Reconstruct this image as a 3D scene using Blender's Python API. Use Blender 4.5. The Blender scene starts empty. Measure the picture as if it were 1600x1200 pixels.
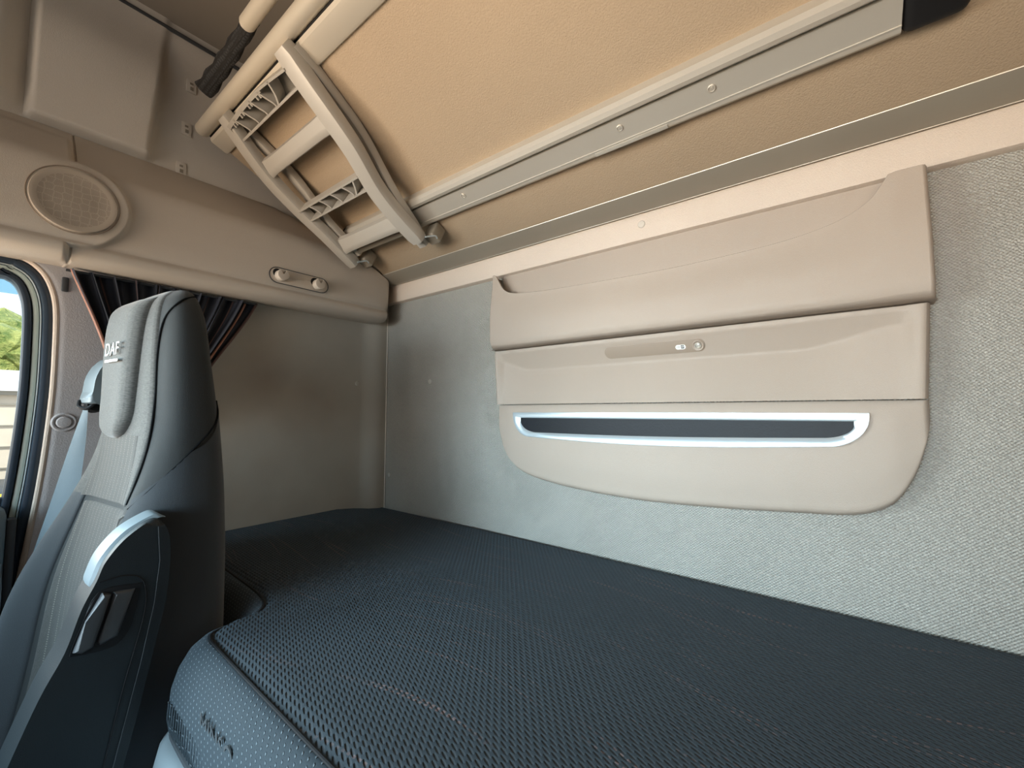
import bpy, bmesh, math, random
from mathutils import Vector, Matrix
random.seed(4)
sc = bpy.context.scene
R_ = math.radians
# ------------------------------------------------------------------ camera
CAM = Vector((1.32, -.936, .34))
yaw, pit = R_(52.27), math.atan(43/660)
cd = bpy.data.cameras.new('camera'); cam = bpy.data.objects.new('camera', cd)
sc.collection.objects.link(cam); sc.camera = cam
Fh = Vector((-math.cos(yaw), math.sin(yaw), 0)); Rt = Vector((math.sin(yaw), math.cos(yaw), 0))
Fw = Fh*math.cos(pit) + Vector((0, 0, math.sin(pit))); Up = Rt.cross(Fw)
cam.matrix_world = Matrix.Translation(CAM) @ Matrix((Rt, Up, -Fw)).transposed().to_4x4()
cd.sensor_width = 36; cd.lens = 36*660/1600; cd.clip_start = .02
# ------------------------------------------------------------------ world, daylight, exposure
w = bpy.data.worlds.new('world'); sc.world = w; w.use_nodes = True
nt = w.node_tree; nt.nodes.clear()
bg = nt.nodes.new('ShaderNodeBackground'); wo = nt.nodes.new('ShaderNodeOutputWorld')
tc = nt.nodes.new('ShaderNodeTexCoord'); sp = nt.nodes.new('ShaderNodeSeparateXYZ'); cr = nt.nodes.new('ShaderNodeValToRGB')
nt.links.new(tc.outputs['Generated'], sp.inputs[0]); nt.links.new(sp.outputs['Z'], cr.inputs[0])
cr.color_ramp.elements[0].position = .0; cr.color_ramp.elements[0].color = (1, 1, 1, 1)
cr.color_ramp.elements[1].position = .6; cr.color_ramp.elements[1].color = (.5, .72, 1, 1)
nt.links.new(cr.outputs[0], bg.inputs[0]); bg.inputs[1].default_value = 1.6
nt.links.new(bg.outputs[0], wo.inputs[0])
sc.view_settings.view_transform = 'Standard'; sc.view_settings.look = 'None'
sc.view_settings.gamma = 1; sc.view_settings.use_curve_mapping = False
sc.view_settings.exposure = 0.0

def area(name, loc, target, sx, sy, power, col, spread=180):
    l = bpy.data.lights.new(name, 'AREA'); l.shape = 'RECTANGLE'; l.size = sx; l.size_y = sy
    l.energy = power; l.color = col; l.spread = R_(spread)
    o = bpy.data.objects.new(name, l); sc.collection.objects.link(o)
    o.location = loc; d = Vector(target) - Vector(loc)
    o.rotation_euler = d.to_track_quat('-Z', 'Y').to_euler()
    return o
area('windshield_skylight', (.85, -2.16, .36), (.85, 0, .03), 1.1, .5, 6.6, (.50, .80, 1.0), 54)
area('windshield_ground_bounce', (1.15, -2.16, .30), (1.15, -.1, .95), 1.8, .6, 7.5, (1.0, .74, .50), 75)
area('left_window_skylight', (.01, -1.30, .46), (.95, -.05, .02), .66, .34, 6.5, (.52, .82, 1.0), 110)
area('left_window_ground_bounce', (.01, -1.30, .34), (1.05, -.15, 1.05), .66, .34, 6.0, (1.0, .74, .50), 120)
sun = bpy.data.lights.new('sun', 'SUN'); sun.energy = 5; sun.angle = R_(1); sun.color = (1, .95, .85)
so = bpy.data.objects.new('sun', sun); sc.collection.objects.link(so)
so.rotation_euler = Vector((-.55, .25, -.8)).to_track_quat('-Z', 'Y').to_euler()

# ------------------------------------------------------------------ helpers
def tag(o, label=None, cat=None, group=None, kind=None):
    if label: o['label'] = label
    if cat: o['category'] = cat
    if group: o['group'] = group
    if kind: o['kind'] = kind
    return o
def thing(name, loc, label, cat, group=None):
    o = bpy.data.objects.new(name, None); sc.collection.objects.link(o)
    o.location = loc; o.empty_display_size = .05
    return tag(o, label, cat, group)
def wloc(o):
    v = Vector((0, 0, 0))
    while o: v = v + Vector(o.location); o = o.parent
    return v
def finish(name, bm, mat, parent=None, smooth=True, ang=35, origin=None):
    me = bpy.data.meshes.new(name)
    bmesh.ops.remove_doubles(bm, verts=bm.verts, dist=1e-6)
    bmesh.ops.recalc_face_normals(bm, faces=bm.faces)
    if origin is None:
        origin = wloc(parent) if parent else Vector((0, 0, 0))
    bmesh.ops.translate(bm, verts=bm.verts, vec=-Vector(origin))
    if smooth:
        for f in bm.faces: f.smooth = True
        for e in bm.edges:
            if len(e.link_faces) == 2 and e.calc_face_angle(0) > R_(ang): e.smooth = False
    bm.to_mesh(me); bm.free()
    me.materials.append(mat)
    o = bpy.data.objects.new(name, me); sc.collection.objects.link(o)
    if parent: o.parent = parent
    else: o.location = origin
    return o
def part(name, bm, mat, parent, **k): return finish(name, bm, mat, parent, **k)
def solo(name, bm, mat, label, cat, group=None, **k):
    c = Vector((0, 0, 0)); lo = Vector((1e9,)*3); hi = Vector((-1e9,)*3)
    for v in bm.verts:
        for i in range(3): lo[i] = min(lo[i], v.co[i]); hi[i] = max(hi[i], v.co[i])
    c = Vector(((lo.x+hi.x)/2, (lo.y+hi.y)/2, lo.z))
    return tag(finish(name, bm, mat, None, origin=c, **k), label, cat, group)
def struct(name, bm, mat, **k): return tag(finish(name, bm, mat, None, **k), kind='structure')
def B_(): return bmesh.new()
def box(bm, lo, hi, bev=0, M=None, seg=2):
    vs = [bm.verts.new((x, y, z)) for x in (lo[0], hi[0]) for y in (lo[1], hi[1]) for z in (lo[2], hi[2])]
    fs = [bm.faces.new([vs[i] for i in q]) for q in ((0,1,3,2),(4,6,7,5),(0,4,5,1),(2,3,7,6),(0,2,6,4),(1,5,7,3))]
    if bev:
        es = list({e for f in fs for e in f.edges})
        r = bmesh.ops.bevel(bm, geom=es, offset=bev, segments=seg, profile=.5, affect='EDGES')
        vs = list({v for v in r['verts']} | {v for v in vs if v.is_valid})
    if M:
        for v in vs: v.co = M(v.co)
    return bm
def prism(bm, pts, ext, fn, bev=0, seg=3):
    """pts 2-D outline, extruded from ext[0] to ext[1]; fn(a,b,t)->world"""
    n = len(pts)
    a = [bm.verts.new(fn(p[0], p[1], ext[0])) for p in pts]
    b = [bm.verts.new(fn(p[0], p[1], ext[1])) for p in pts]
    f0 = bm.faces.new(a); f1 = bm.faces.new(b[::-1])
    for i in range(n): bm.faces.new((a[i], a[(i+1) % n], b[(i+1) % n], b[i]))
    if bev:
        es = list(set(f0.edges) | set(f1.edges))
        bmesh.ops.bevel(bm, geom=es, offset=bev, segments=seg, profile=.5, affect='EDGES', clamp_overlap=True)
    return bm
def grid(bm, fn, us, vs):
    g = [[bm.verts.new(fn(u, v)) for v in vs] for u in us]
    for i in range(len(us)-1):
        for j in range(len(vs)-1):
            bm.faces.new((g[i][j], g[i+1][j], g[i+1][j+1], g[i][j+1]))
    return g
def tube(bm, pts, r, n=12, caps=True, sy=1.0):
    pts = [Vector(p) for p in pts]; rings = []
    rr = r if isinstance(r, (list, tuple)) else [r]*len(pts)
    up = Vector((0, 0, 1))
    for i, p in enumerate(pts):
        t = (pts[min(i+1, len(pts)-1)] - pts[max(i-1, 0)]).normalized()
        if abs(t.dot(up)) > .95: up = Vector((0, 1, 0)) if abs(t.y) < .9 else Vector((1, 0, 0))
        a = t.cross(up).normalized(); b = a.cross(t).normalized(); up = b
        rings.append([bm.verts.new(p + a*math.cos(k*2*math.pi/n)*rr[i] + b*math.sin(k*2*math.pi/n)*rr[i]*sy) for k in range(n)])
    for i in range(len(rings)-1):
        for k in range(n):
            bm.faces.new((rings[i][k], rings[i][(k+1) % n], rings[i+1][(k+1) % n], rings[i+1][k]))
    if caps: bm.faces.new(rings[0][::-1]); bm.faces.new(rings[-1])
    return bm
def lathe(bm, prof, O, A, n=32):
    """prof: (radius, height) revolved about axis A at O"""
    A = Vector(A).normalized(); O = Vector(O)
    u = A.orthogonal().normalized(); v = A.cross(u); rings = []
    for r, h in prof:
        if r < 1e-6: rings.append([bm.verts.new(O + A*h)]); continue
        rings.append([bm.verts.new(O + A*h + (u*math.cos(k*2*math.pi/n)+v*math.sin(k*2*math.pi/n))*r) for k in range(n)])
    for i in range(len(rings)-1):
        a, b = rings[i], rings[i+1]
        for k in range(n):
            if len(a) == 1 and len(b) == 1: continue
            if len(a) == 1: bm.faces.new((a[0], b[k], b[(k+1) % n]))
            elif len(b) == 1: bm.faces.new((a[k], b[0], a[(k+1) % n]))
            else: bm.faces.new((a[k], b[k], b[(k+1) % n], a[(k+1) % n]))
    return bm
def lerp(a, b, t): return a + (b-a)*t
def ss(a, b, x):
    t = min(1, max(0, (x-a)/(b-a))) if b != a else float(x > a)
    return t*t*(3-2*t)
def interp(tab, x, smooth=True):
    """Catmull-Rom style interpolation through a table of (x, value...)"""
    if x <= tab[0][0]: return tab[0][1]
    if x >= tab[-1][0]: return tab[-1][1]
    for i in range(len(tab)-1):
        if tab[i][0] <= x <= tab[i+1][0]:
            x0, y0 = tab[i]; x1, y1 = tab[i+1]; h = x1-x0; t = (x-x0)/h
            if not smooth: return lerp(y0, y1, t)
            s = (y1-y0)/h
            def sl(a, b): return (tab[b][1]-tab[a][1])/(tab[b][0]-tab[a][0])
            m0 = sl(i-1, i+1) if i > 0 else s
            m1 = sl(i, i+2) if i+2 < len(tab) else s
            if i > 0 and sl(i-1, i)*s <= 0: m0 = 0
            if i+2 < len(tab) and sl(i+1, i+2)*s <= 0: m1 = 0
            return (2*t**3-3*t**2+1)*y0+(t**3-2*t**2+t)*h*m0+(-2*t**3+3*t**2)*y1+(t**3-t**2)*h*m1
def smoothline(pts, n=6, closed=False):
    P = [Vector(p) for p in pts]; out = []; N = len(P)
    rng = range(N if closed else N-1)
    for i in rng:
        p0 = P[(i-1) % N] if closed or i > 0 else P[0]; p1 = P[i]; p2 = P[(i+1) % N]
        p3 = P[(i+2) % N] if closed or i+2 < N else P[-1]
        for k in range(n):
            t = k/n
            out.append(.5*((2*p1)+(-p0+p2)*t+(2*p0-5*p1+4*p2-p3)*t*t+(-p0+3*p1-3*p2+p3)*t**3))
    if not closed: out.append(P[-1])
    return out
def lin(n, a=0., b=1.): return [a+(b-a)*i/n for i in range(n+1)]
def text_mesh(bm, s, size, depth, fn, bold=0):
    c = bpy.data.curves.new('lettering', 'FONT'); c.body = s; c.size = size; c.extrude = depth/2; c.offset = bold
    c.resolution_u = 3; c.align_x = 'CENTER'; c.align_y = 'CENTER'
    o = bpy.data.objects.new('lettering', c); sc.collection.objects.link(o)
    dg = bpy.context.evaluated_depsgraph_get(); dg.update()
    me = bpy.data.meshes.new_from_object(o.evaluated_get(dg))
    bpy.data.objects.remove(o); bpy.data.curves.remove(c)
    base = len(bm.verts); vs = [bm.verts.new(fn(v.co)) for v in me.vertices]
    for p in me.polygons:
        try: bm.faces.new([vs[i] for i in p.vertices])
        except ValueError: pass
    bpy.data.meshes.remove(me)
    return bm

# ------------------------------------------------------------------ materials
class NT:
    def __init__(s, name):
        s.m = bpy.data.materials.new(name); s.m.use_nodes = True; s.t = s.m.node_tree
        s.b = s.t.nodes['Principled BSDF']; s.tc = s.t.nodes.new('ShaderNodeTexCoord')
    def n(s, typ, **k):
        q = s.t.nodes.new(typ)
        for a, b in k.items(): setattr(q, a, b)
        return q
    def link(s, a, b): s.t.links.new(a, b)
    def math(s, op, a, b=None, c=None, clamp=False):
        q = s.n('ShaderNodeMath', operation=op); q.use_clamp = clamp
        for i, v in enumerate((a, b, c)):
            if v is None: continue
            if isinstance(v, (int, float)): q.inputs[i].default_value = v
            else: s.link(v, q.inputs[i])
        return q.outputs[0]
    def noise(s, scale, detail=2, rough=.5, vec=None):
        q = s.n('ShaderNodeTexNoise'); q.inputs['Scale'].default_value = scale
        q.inputs['Detail'].default_value = detail; q.inputs['Roughness'].default_value = rough
        s.link(vec or s.tc.outputs['Object'], q.inputs['Vector']); return q.outputs['Fac']
    def mix(s, fac, a, b):
        q = s.n('ShaderNodeMix', data_type='RGBA')
        if isinstance(fac, (int, float)): q.inputs[0].default_value = fac
        else: s.link(fac, q.inputs[0])
        for i, v in ((6, a), (7, b)):
            if isinstance(v, tuple): q.inputs[i].default_value = (*v, 1)
            else: s.link(v, q.inputs[i])
        return q.outputs[2]
    def ramp(s, f, a, b):
        q = s.n('ShaderNodeMapRange'); q.inputs[1].default_value = a; q.inputs[2].default_value = b
        s.link(f, q.inputs[0]); return q.outputs[0]
    def bump(s, h, strength, dist, prev=None):
        q = s.n('ShaderNodeBump'); q.inputs['Strength'].default_value = strength; q.inputs['Distance'].default_value = dist
        s.link(h, q.inputs['Height'])
        if prev: s.link(prev, q.inputs['Normal'])
        s.link(q.outputs[0], s.b.inputs['Normal']); return q.outputs[0]
def plain(name, col, rough=.6, metal=0, grain=0, gscale=900, var=.06, vscale=3, spec=.5, sheen=0):
    N = NT(name); N.b.inputs['Roughness'].default_value = rough; N.b.inputs['Metallic'].default_value = metal
    N.b.inputs['Specular IOR Level'].default_value = spec
    if sheen: N.b.inputs['Sheen Weight'].default_value = sheen
    f = N.ramp(N.noise(vscale, 4), .3, .7)
    c2 = tuple(min(1, v*(1-var)) for v in col); c1 = tuple(min(1, v*(1+var)) for v in col)
    col_out = N.mix(f, c1, c2)
    if grain:
        g = N.noise(gscale, 2, .6)
        c3 = N.mix(N.math('MULTIPLY', N.ramp(g, .35, .65), min(1, grain*.35)), col_out, tuple(v*.72 for v in col))
        N.link(c3, N.b.inputs['Base Color']); N.bump(g, min(1, grain), .0012)
    else: N.link(col_out, N.b.inputs['Base Color'])
    return N.m
def glow(name, col, s):
    N = NT(name); N.b.inputs['Base Color'].default_value = (*col, 1); N.b.inputs['Emission Color'].default_value = (*col, 1)
    N.b.inputs['Emission Strength'].default_value = s; return N.m

M = {}
M['plastic'] = plain('beige_moulded_plastic', (.55, .49, .42), .55, grain=.25, gscale=700, var=.03)
M['pocket'] = plain('pocket_beige_plastic', (.385, .315, .255), .6, grain=.3, gscale=900, var=.03)
M['plate'] = plain('plate_brown_plastic', (.30, .235, .18), .6, grain=.2, gscale=900, var=.03)
M['strip'] = plain('strip_pink_beige', (.62, .52, .43), .7, grain=.6, gscale=650, var=.04)
M['bunk'] = plain('bunk_brown_felt', (.42, .325, .225), .85, grain=.7, gscale=420, var=.05, vscale=2)
M['wallside'] = plain('side_wall_vinyl', (.68, .63, .56), .65, grain=.35, gscale=600, var=.06, vscale=4)
M['pillar'] = plain('pillar_mauve_vinyl', (.50, .485, .49), .65, grain=.5, gscale=420, var=.04)
M['alu'] = plain('brushed_aluminium', (.56, .53, .47), .36, metal=.4, grain=.1, gscale=300, var=.04)
M['alud'] = plain('dull_and_shaded_aluminium', (.30, .27, .22), .5, metal=.3, grain=.1, gscale=300, var=.05)
M['cream'] = plain('painted_cream_metal', (.66, .60, .50), .38, metal=.3, var=.04)
M['ladder'] = plain('ladder_grey_plastic', (.47, .44, .39), .42, metal=.15, grain=.15, gscale=900, var=.04)
M['black'] = plain('black_plastic', (.008, .008, .009), .55, spec=.3)
M['plugm'] = plain('fixing_plug_grey', (.50, .475, .42), .55, var=.02)
M['treadshade'] = plain('tread_inside_shade', (.16, .15, .13), .6)  # ladder plastic darkened, paints the shade inside the open treads
M['seam'] = plain('seam_thread_black', (.008, .009, .010), .95, spec=.05)
M['dark'] = plain('dark_grey_plastic', (.05, .055, .06), .45, grain=.15, gscale=900)
M['seatplastic'] = plain('seat_graphite_plastic', (.008, .013, .016), .5, grain=.35, gscale=900)
M['seatside'] = plain('seat_dark_side_fabric', (.017, .021, .022), .85, grain=.5, gscale=1500, sheen=.15)
M['seatbol'] = plain('seat_bolster_knit', (.018, .025, .031), .8, grain=.5, gscale=1500, sheen=.3)
M['silver'] = plain('satin_silver', (.55, .62, .65), .3, metal=.55, var=.02)
M['blackgloss'] = plain('pocket_opening_black', (.006, .008, .011), .5, grain=.3, gscale=300, spec=.25)
M['seal'] = plain('rubber_seal_blue_black', (.025, .04, .06), .4, var=.1, vscale=20)
M['frame'] = plain('door_frame_pale_green_paint', (.55, .62, .55), .4, var=.04)
M['cap'] = plain('pale_blue_grey_plastic', (.15, .19, .21), .45, var=.04)
M['belt'] = plain('belt_webbing', (.13, .18, .21), .6, grain=.4, gscale=1200, sheen=.3)
M['white'] = plain('white_print', (.85, .85, .80), .5, var=.02)
M['logo'] = plain('silver_thread', (.62, .62, .58), .5, grain=.3, gscale=1500)
M['copper'] = plain('copper_trim', (.42, .20, .14), .6, var=.1, vscale=30)
M['floor'] = plain('rubber_floor', (.03, .03, .032), .8)
M['dash'] = plain('dash_beige', (.22, .18, .15), .7)
M['ceil'] = plain('grey_brown_lining', (.26, .23, .195), .8)
# heather grey seat fabric
def heather():
    N = NT('heather_grey_fabric'); N.b.inputs['Roughness'].default_value = .85; N.b.inputs['Sheen Weight'].default_value = .3
    mp = N.n('ShaderNodeMapping'); mp.inputs['Scale'].default_value = (160, 160, 900); N.link(N.tc.outputs['Object'], mp.inputs[0])
    f = N.noise(1, 3, .6, vec=mp.outputs[0])
    N.link(N.mix(N.ramp(f, .35, .65), (.028, .030, .028), (.075, .076, .070)), N.b.inputs['Base Color']); N.bump(f, .4, .001)
    return N.m
M['heather'] = heather()
def dotted():
    N = NT('dotted_stitch_fabric'); N.b.inputs['Roughness'].default_value = .85; N.b.inputs['Sheen Weight'].default_value = .2
    sx = N.n('ShaderNodeSeparateXYZ'); N.link(N.tc.outputs['Object'], sx.inputs[0])
    lx = N.math('PINGPONG', sx.outputs['X'], .0075); lz = N.math('FRACT', N.math('MULTIPLY', sx.outputs['Z'], 260))
    d = N.math('MULTIPLY', N.math('LESS_THAN', lx, .0009), N.math('LESS_THAN', lz, .5))
    f = N.noise(900, 2, .6)
    c = N.mix(N.ramp(f, .35, .65), (.028, .029, .027), (.060, .058, .053))
    N.link(N.mix(N.math('MULTIPLY', d, .6), c, (.20, .19, .16)), N.b.inputs['Base Color']); N.bump(f, .4, .001)
    return N.m
M['dotted'] = dotted()
# rear wall woven vinyl with soft dirt
def weave():
    N = NT('woven_wall_vinyl'); N.b.inputs['Roughness'].default_value = .7
    sx = N.n('ShaderNodeSeparateXYZ'); N.link(N.tc.outputs['Object'], sx.inputs[0])
    a = N.math('MULTIPLY', sx.outputs['X'], 2*math.pi/.0062); b = N.math('MULTIPLY', sx.outputs['Z'], 2*math.pi/.0050)
    wob = N.math('MULTIPLY', N.noise(130, 2), 5)
    h = N.math('MULTIPLY', N.math('SINE', N.math('ADD', a, wob)), N.math('SINE', N.math('ADD', b, wob)))
    h2 = N.math('ADD', N.math('MULTIPLY', h, .5), N.math('MULTIPLY', N.noise(420, 2), .8))
    dirt = N.ramp(N.noise(5, 5, .6), .45, .75)
    c = N.mix(N.math('MULTIPLY', dirt, .5), (.50, .475, .42), (.36, .34, .295))
    vo = N.n('ShaderNodeTexVoronoi'); vo.inputs['Scale'].default_value = 11; N.link(N.tc.outputs['Object'], vo.inputs['Vector'])
    spot = N.math('LESS_THAN', vo.outputs['Distance'], .018)
    c = N.mix(N.math('MULTIPLY', spot, .7), c, (.14, .12, .09))
    pits = N.math('MULTIPLY', N.ramp(h2, .1, .7), .42)
    N.link(N.mix(N.math('SUBTRACT', .42, pits), c, (.20, .19, .165)), N.b.inputs['Base Color'])
    N.bump(h2, .9, .003)
    return N.m
M['weave'] = weave()
def stained():
    N = NT('side_wall_stained_vinyl'); N.b.inputs['Roughness'].default_value = .6
    g = N.noise(600, 2, .6)
    f = N.ramp(N.noise(6, 3), .35, .7)
    c = N.mix(f, (.46, .43, .37), (.41, .375, .32))
    # worn greasy patches at back height
    q = N.n('ShaderNodeVectorMath', operation='DISTANCE'); N.link(N.tc.outputs['Object'], q.inputs[0]); q.inputs[1].default_value = (0, -.40, .44)
    q2 = N.n('ShaderNodeVectorMath', operation='DISTANCE'); N.link(N.tc.outputs['Object'], q2.inputs[0]); q2.inputs[1].default_value = (0, -.28, .40)
    s1 = N.math('MULTIPLY', N.ramp(q.outputs['Value'], .13, .0), .50); s2 = N.math('MULTIPLY', N.ramp(q2.outputs['Value'], .16, .0), .35)
    c = N.mix(N.math('MAXIMUM', s1, s2), c, (.22, .15, .11))
    N.link(c, N.b.inputs['Base Color']); N.bump(g, .35, .001)
    return N.m
M['stained'] = stained()
# mattress weave
def mattress_mat(name, top=True):
    N = NT(name); N.b.inputs['Roughness'].default_value = .82; N.b.inputs['Sheen Weight'].default_value = .10
    N.b.inputs['Sheen Tint'].default_value = (.6, .8, 1, 1)
    sx = N.n('ShaderNodeSeparateXYZ'); N.link(N.tc.outputs['Object'], sx.inputs[0])
    X = sx.outputs['X']; Y = sx.outputs['Y']
    if not top: Y = N.math('ADD', Y, sx.outputs['Z'])
    P = .0108 if top else .0115
    u = N.math('DIVIDE', X, P); v = N.math('DIVIDE', Y, P*.62)
    row = N.math('FLOOR', v); u2 = N.math('ADD', u, N.math('MULTIPLY', N.math('MODULO', N.math('ABSOLUTE', row), 2), .5))
    fu = N.math('SUBTRACT', N.math('FRACT', u2), .5); fv = N.math('SUBTRACT', N.math('FRACT', v), .5)
    fu = N.math('ADD', fu, N.math('MULTIPLY', fv, .35))
    if top:
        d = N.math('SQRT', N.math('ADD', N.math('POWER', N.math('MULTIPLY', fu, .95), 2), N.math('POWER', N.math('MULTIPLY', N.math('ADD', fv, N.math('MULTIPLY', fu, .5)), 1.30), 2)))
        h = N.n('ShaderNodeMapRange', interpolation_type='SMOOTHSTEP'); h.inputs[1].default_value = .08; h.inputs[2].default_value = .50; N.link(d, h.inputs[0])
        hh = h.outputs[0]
    else:
        d = N.math('SQRT', N.math('ADD', N.math('POWER', N.math('MULTIPLY', fu, 2.6), 2), N.math('POWER', N.math('MULTIPLY', fv, 1.2), 2)))
        h = N.n('ShaderNodeMapRange', interpolation_type='SMOOTHSTEP'); h.inputs[1].default_value = .45; h.inputs[2].default_value = .12; N.link(d, h.inputs[0])
        hh = N.math('MULTIPLY', h.outputs[0], .6)
    g = N.noise(1400, 2, .6)
    hh = N.math('ADD', hh, N.math('MULTIPLY', g, .10))
    c = N.mix(N.ramp(g, .3, .7), (.013, .021, .026), (.027, .040, .050))
    if top:
        # copper contour stitches: wavy dotted lines
        wv = N.math('ADD', N.math('MULTIPLY', N.math('SINE', N.math('MULTIPLY', X, 8.3)), .024), N.math('MULTIPLY', N.math('SINE', N.math('ADD', N.math('MULTIPLY', X, 4.3), N.math('MULTIPLY', Y, 9))), .03))
        yy = N.math('ADD', Y, wv)
        ln = N.math('LESS_THAN', N.math('PINGPONG', yy, .034), .0012)
        ln2 = N.math('LESS_THAN', N.math('PINGPONG', N.math('ADD', yy, N.math('MULTIPLY', N.math('SINE', N.math('MULTIPLY', X, 7)), .014)), .047), .0011)
        dash = N.math('LESS_THAN', N.math('FRACT', N.math('MULTIPLY', X, 120)), .5)
        k = N.math('MULTIPLY', N.math('MAXIMUM', ln, ln2), dash)
        k = N.math('MULTIPLY', k, N.ramp(N.noise(7, 3), .45, .62))
        k = N.math('MULTIPLY', k, N.math('GREATER_THAN', Y, -.52))
        c = N.mix(N.math('MULTIPLY', N.math('SUBTRACT', 1, h.outputs[0]), .75), c, (.0035, .006, .008))  # shade of the dents painted into the colour, following the bump height
        c = N.mix(N.math('MULTIPLY', k, .5), c, (.28, .15, .12))
    else:
        c = N.mix(N.math('MULTIPLY', N.math('GREATER_THAN', h.outputs[0], .75), .6), c, (.26, .31, .34))
    N.link(c, N.b.inputs['Base Color']); N.bump(hh, 1.0, .0042 if top else .002)
    return N.m
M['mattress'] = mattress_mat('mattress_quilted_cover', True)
M['mband'] = mattress_mat('mattress_side_band_fabric', False)
def curtain_mat():
    N = NT('curtain_navy_cloth'); N.b.inputs['Roughness'].default_value = .8; N.b.inputs['Sheen Weight'].default_value = .2
    uv = N.tc.outputs['UV']; sx = N.n('ShaderNodeSeparateXYZ'); N.link(uv, sx.inputs[0])
    s = N.math('LESS_THAN', N.math('PINGPONG', sx.outputs['X'], .071), .0022)
    N.link(N.mix(N.math('MULTIPLY', s, .6), (.012, .017, .030), (.20, .11, .09)), N.b.inputs['Base Color'])
    N.bump(N.noise(800, 2), .3, .001); return N.m
M['curtain'] = curtain_mat()
def net_mat():
    N = NT('black_hexagon_netting'); N.b.inputs['Roughness'].default_value = .7
    vo = N.n('ShaderNodeTexVoronoi', feature='DISTANCE_TO_EDGE'); vo.inputs['Scale'].default_value = 110; vo.inputs['Randomness'].default_value = .15
    N.link(N.tc.outputs['Object'], vo.inputs['Vector'])
    N.link(N.mix(N.math('LESS_THAN', vo.outputs['Distance'], .14), (.016, .018, .021), (.002, .002, .0025)), N.b.inputs['Base Color'])
    N.bump(vo.outputs['Distance'], .8, .003); return N.m
M['net'] = net_mat()
def grille_mat():
    N = NT('speaker_grille_mesh'); N.b.inputs['Roughness'].default_value = .6
    sx = N.n('ShaderNodeSeparateXYZ'); N.link(N.tc.outputs['Object'], sx.inputs[0])
    vo = N.n('ShaderNodeTexVoronoi', feature='DISTANCE_TO_EDGE'); vo.inputs['Scale'].default_value = 78; vo.inputs['Randomness'].default_value = .35
    cb = N.n('ShaderNodeCombineXYZ'); N.link(sx.outputs['Y'], cb.inputs[0]); N.link(sx.outputs['Z'], cb.inputs[1]); N.link(cb.outputs[0], vo.inputs['Vector'])
    a = N.math('SINE', N.math('MULTIPLY', sx.outputs['Y'], 2*math.pi/.0026)); b = N.math('SINE', N.math('MULTIPLY', sx.outputs['Z'], 2*math.pi/.0026))
    hole = N.math('GREATER_THAN', N.math('MULTIPLY', a, b), .15)
    ln = N.math('SQRT', N.math('ADD', N.math('POWER', sx.outputs['Y'], 2), N.math('POWER', sx.outputs['Z'], 2)))
    hole = N.math('MULTIPLY', hole, N.math('GREATER_THAN', vo.outputs['Distance'], .06))
    hole = N.math('MULTIPLY', hole, N.math('LESS_THAN', ln, .052))
    N.link(N.mix(N.math('MULTIPLY', hole, .8), (.42, .36, .295), (.16, .135, .11)), N.b.inputs['Base Color'])
    return N.m
M['grille'] = grille_mat()
def glass_mat():
    m = bpy.data.materials.new('window_glass'); m.use_nodes = True; t = m.node_tree; t.nodes.clear()
    tr = t.nodes.new('ShaderNodeBsdfTransparent'); gl = t.nodes.new('ShaderNodeBsdfGlossy'); mx = t.nodes.new('ShaderNodeMixShader')
    fr = t.nodes.new('ShaderNodeFresnel'); fr.inputs[0].default_value = 1.45; o = t.nodes.new('ShaderNodeOutputMaterial')
    tr.inputs[0].default_value = (.93, .98, .97, 1); gl.inputs['Roughness'].default_value = .02
    t.links.new(fr.outputs[0], mx.inputs[0]); t.links.new(tr.outputs[0], mx.inputs[1]); t.links.new(gl.outputs[0], mx.inputs[2]); t.links.new(mx.outputs[0], o.inputs[0])
    return m
M['glass'] = glass_mat()
def tint_mat():
    m = bpy.data.materials.new('blue_tinted_shield'); m.use_nodes = True; t = m.node_tree; t.nodes.clear()
    tr = t.nodes.new('ShaderNodeBsdfTransparent'); gl = t.nodes.new('ShaderNodeBsdfDiffuse'); mx = t.nodes.new('ShaderNodeMixShader')
    o = t.nodes.new('ShaderNodeOutputMaterial'); tr.inputs[0].default_value = (.35, .62, .80, 1); gl.inputs[0].default_value = (.25, .45, .6, 1)
    mx.inputs[0].default_value = .25
    t.links.new(tr.outputs[0], mx.inputs[1]); t.links.new(gl.outputs[0], mx.inputs[2]); t.links.new(mx.outputs[0], o.inputs[0])
    return m
M['tint'] = tint_mat()

# ================================================================== CAB SHELL
CW, CF, ZC, ZF = 2.32, -2.25, 1.34, -.95       # right wall x, front wall y, ceiling z, floor z
bm = B_(); box(bm, (-.12, CF-.05, ZF-.05), (CW+.05, .06, ZF)); struct('floor', bm, M['floor'], smooth=False)
bm = B_(); box(bm, (-.12, CF-.05, ZC), (CW+.05, .06, ZC+.04)); struct('ceiling', bm, M['ceil'], smooth=False)
bm = B_(); box(bm, (-.12, 0, ZF), (CW+.05, .05, ZC)); struct('wall_rear', bm, M['weave'], smooth=False)
# unseen dark walls cut fill light: right one closed, front with windshield opening
bm = B_()
for lo, hi in (((CW, CF, ZF), (CW+.05, 0, ZC)),):
    box(bm, lo, hi)
struct('wall_right', bm, M['ceil'], smooth=False)
bm = B_()
for lo, hi in (((0, CF-.05, ZF), (CW, CF, -.12)), ((0, CF-.05, .78), (CW, CF, ZC)), ((-.05, CF-.05, -.12), (.12, CF, .78)), ((CW-.12, CF-.05, -.12), (CW, CF, .78))):
    box(bm, lo, hi)
struct('wall_front', bm, M['ceil'], smooth=False)
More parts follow.
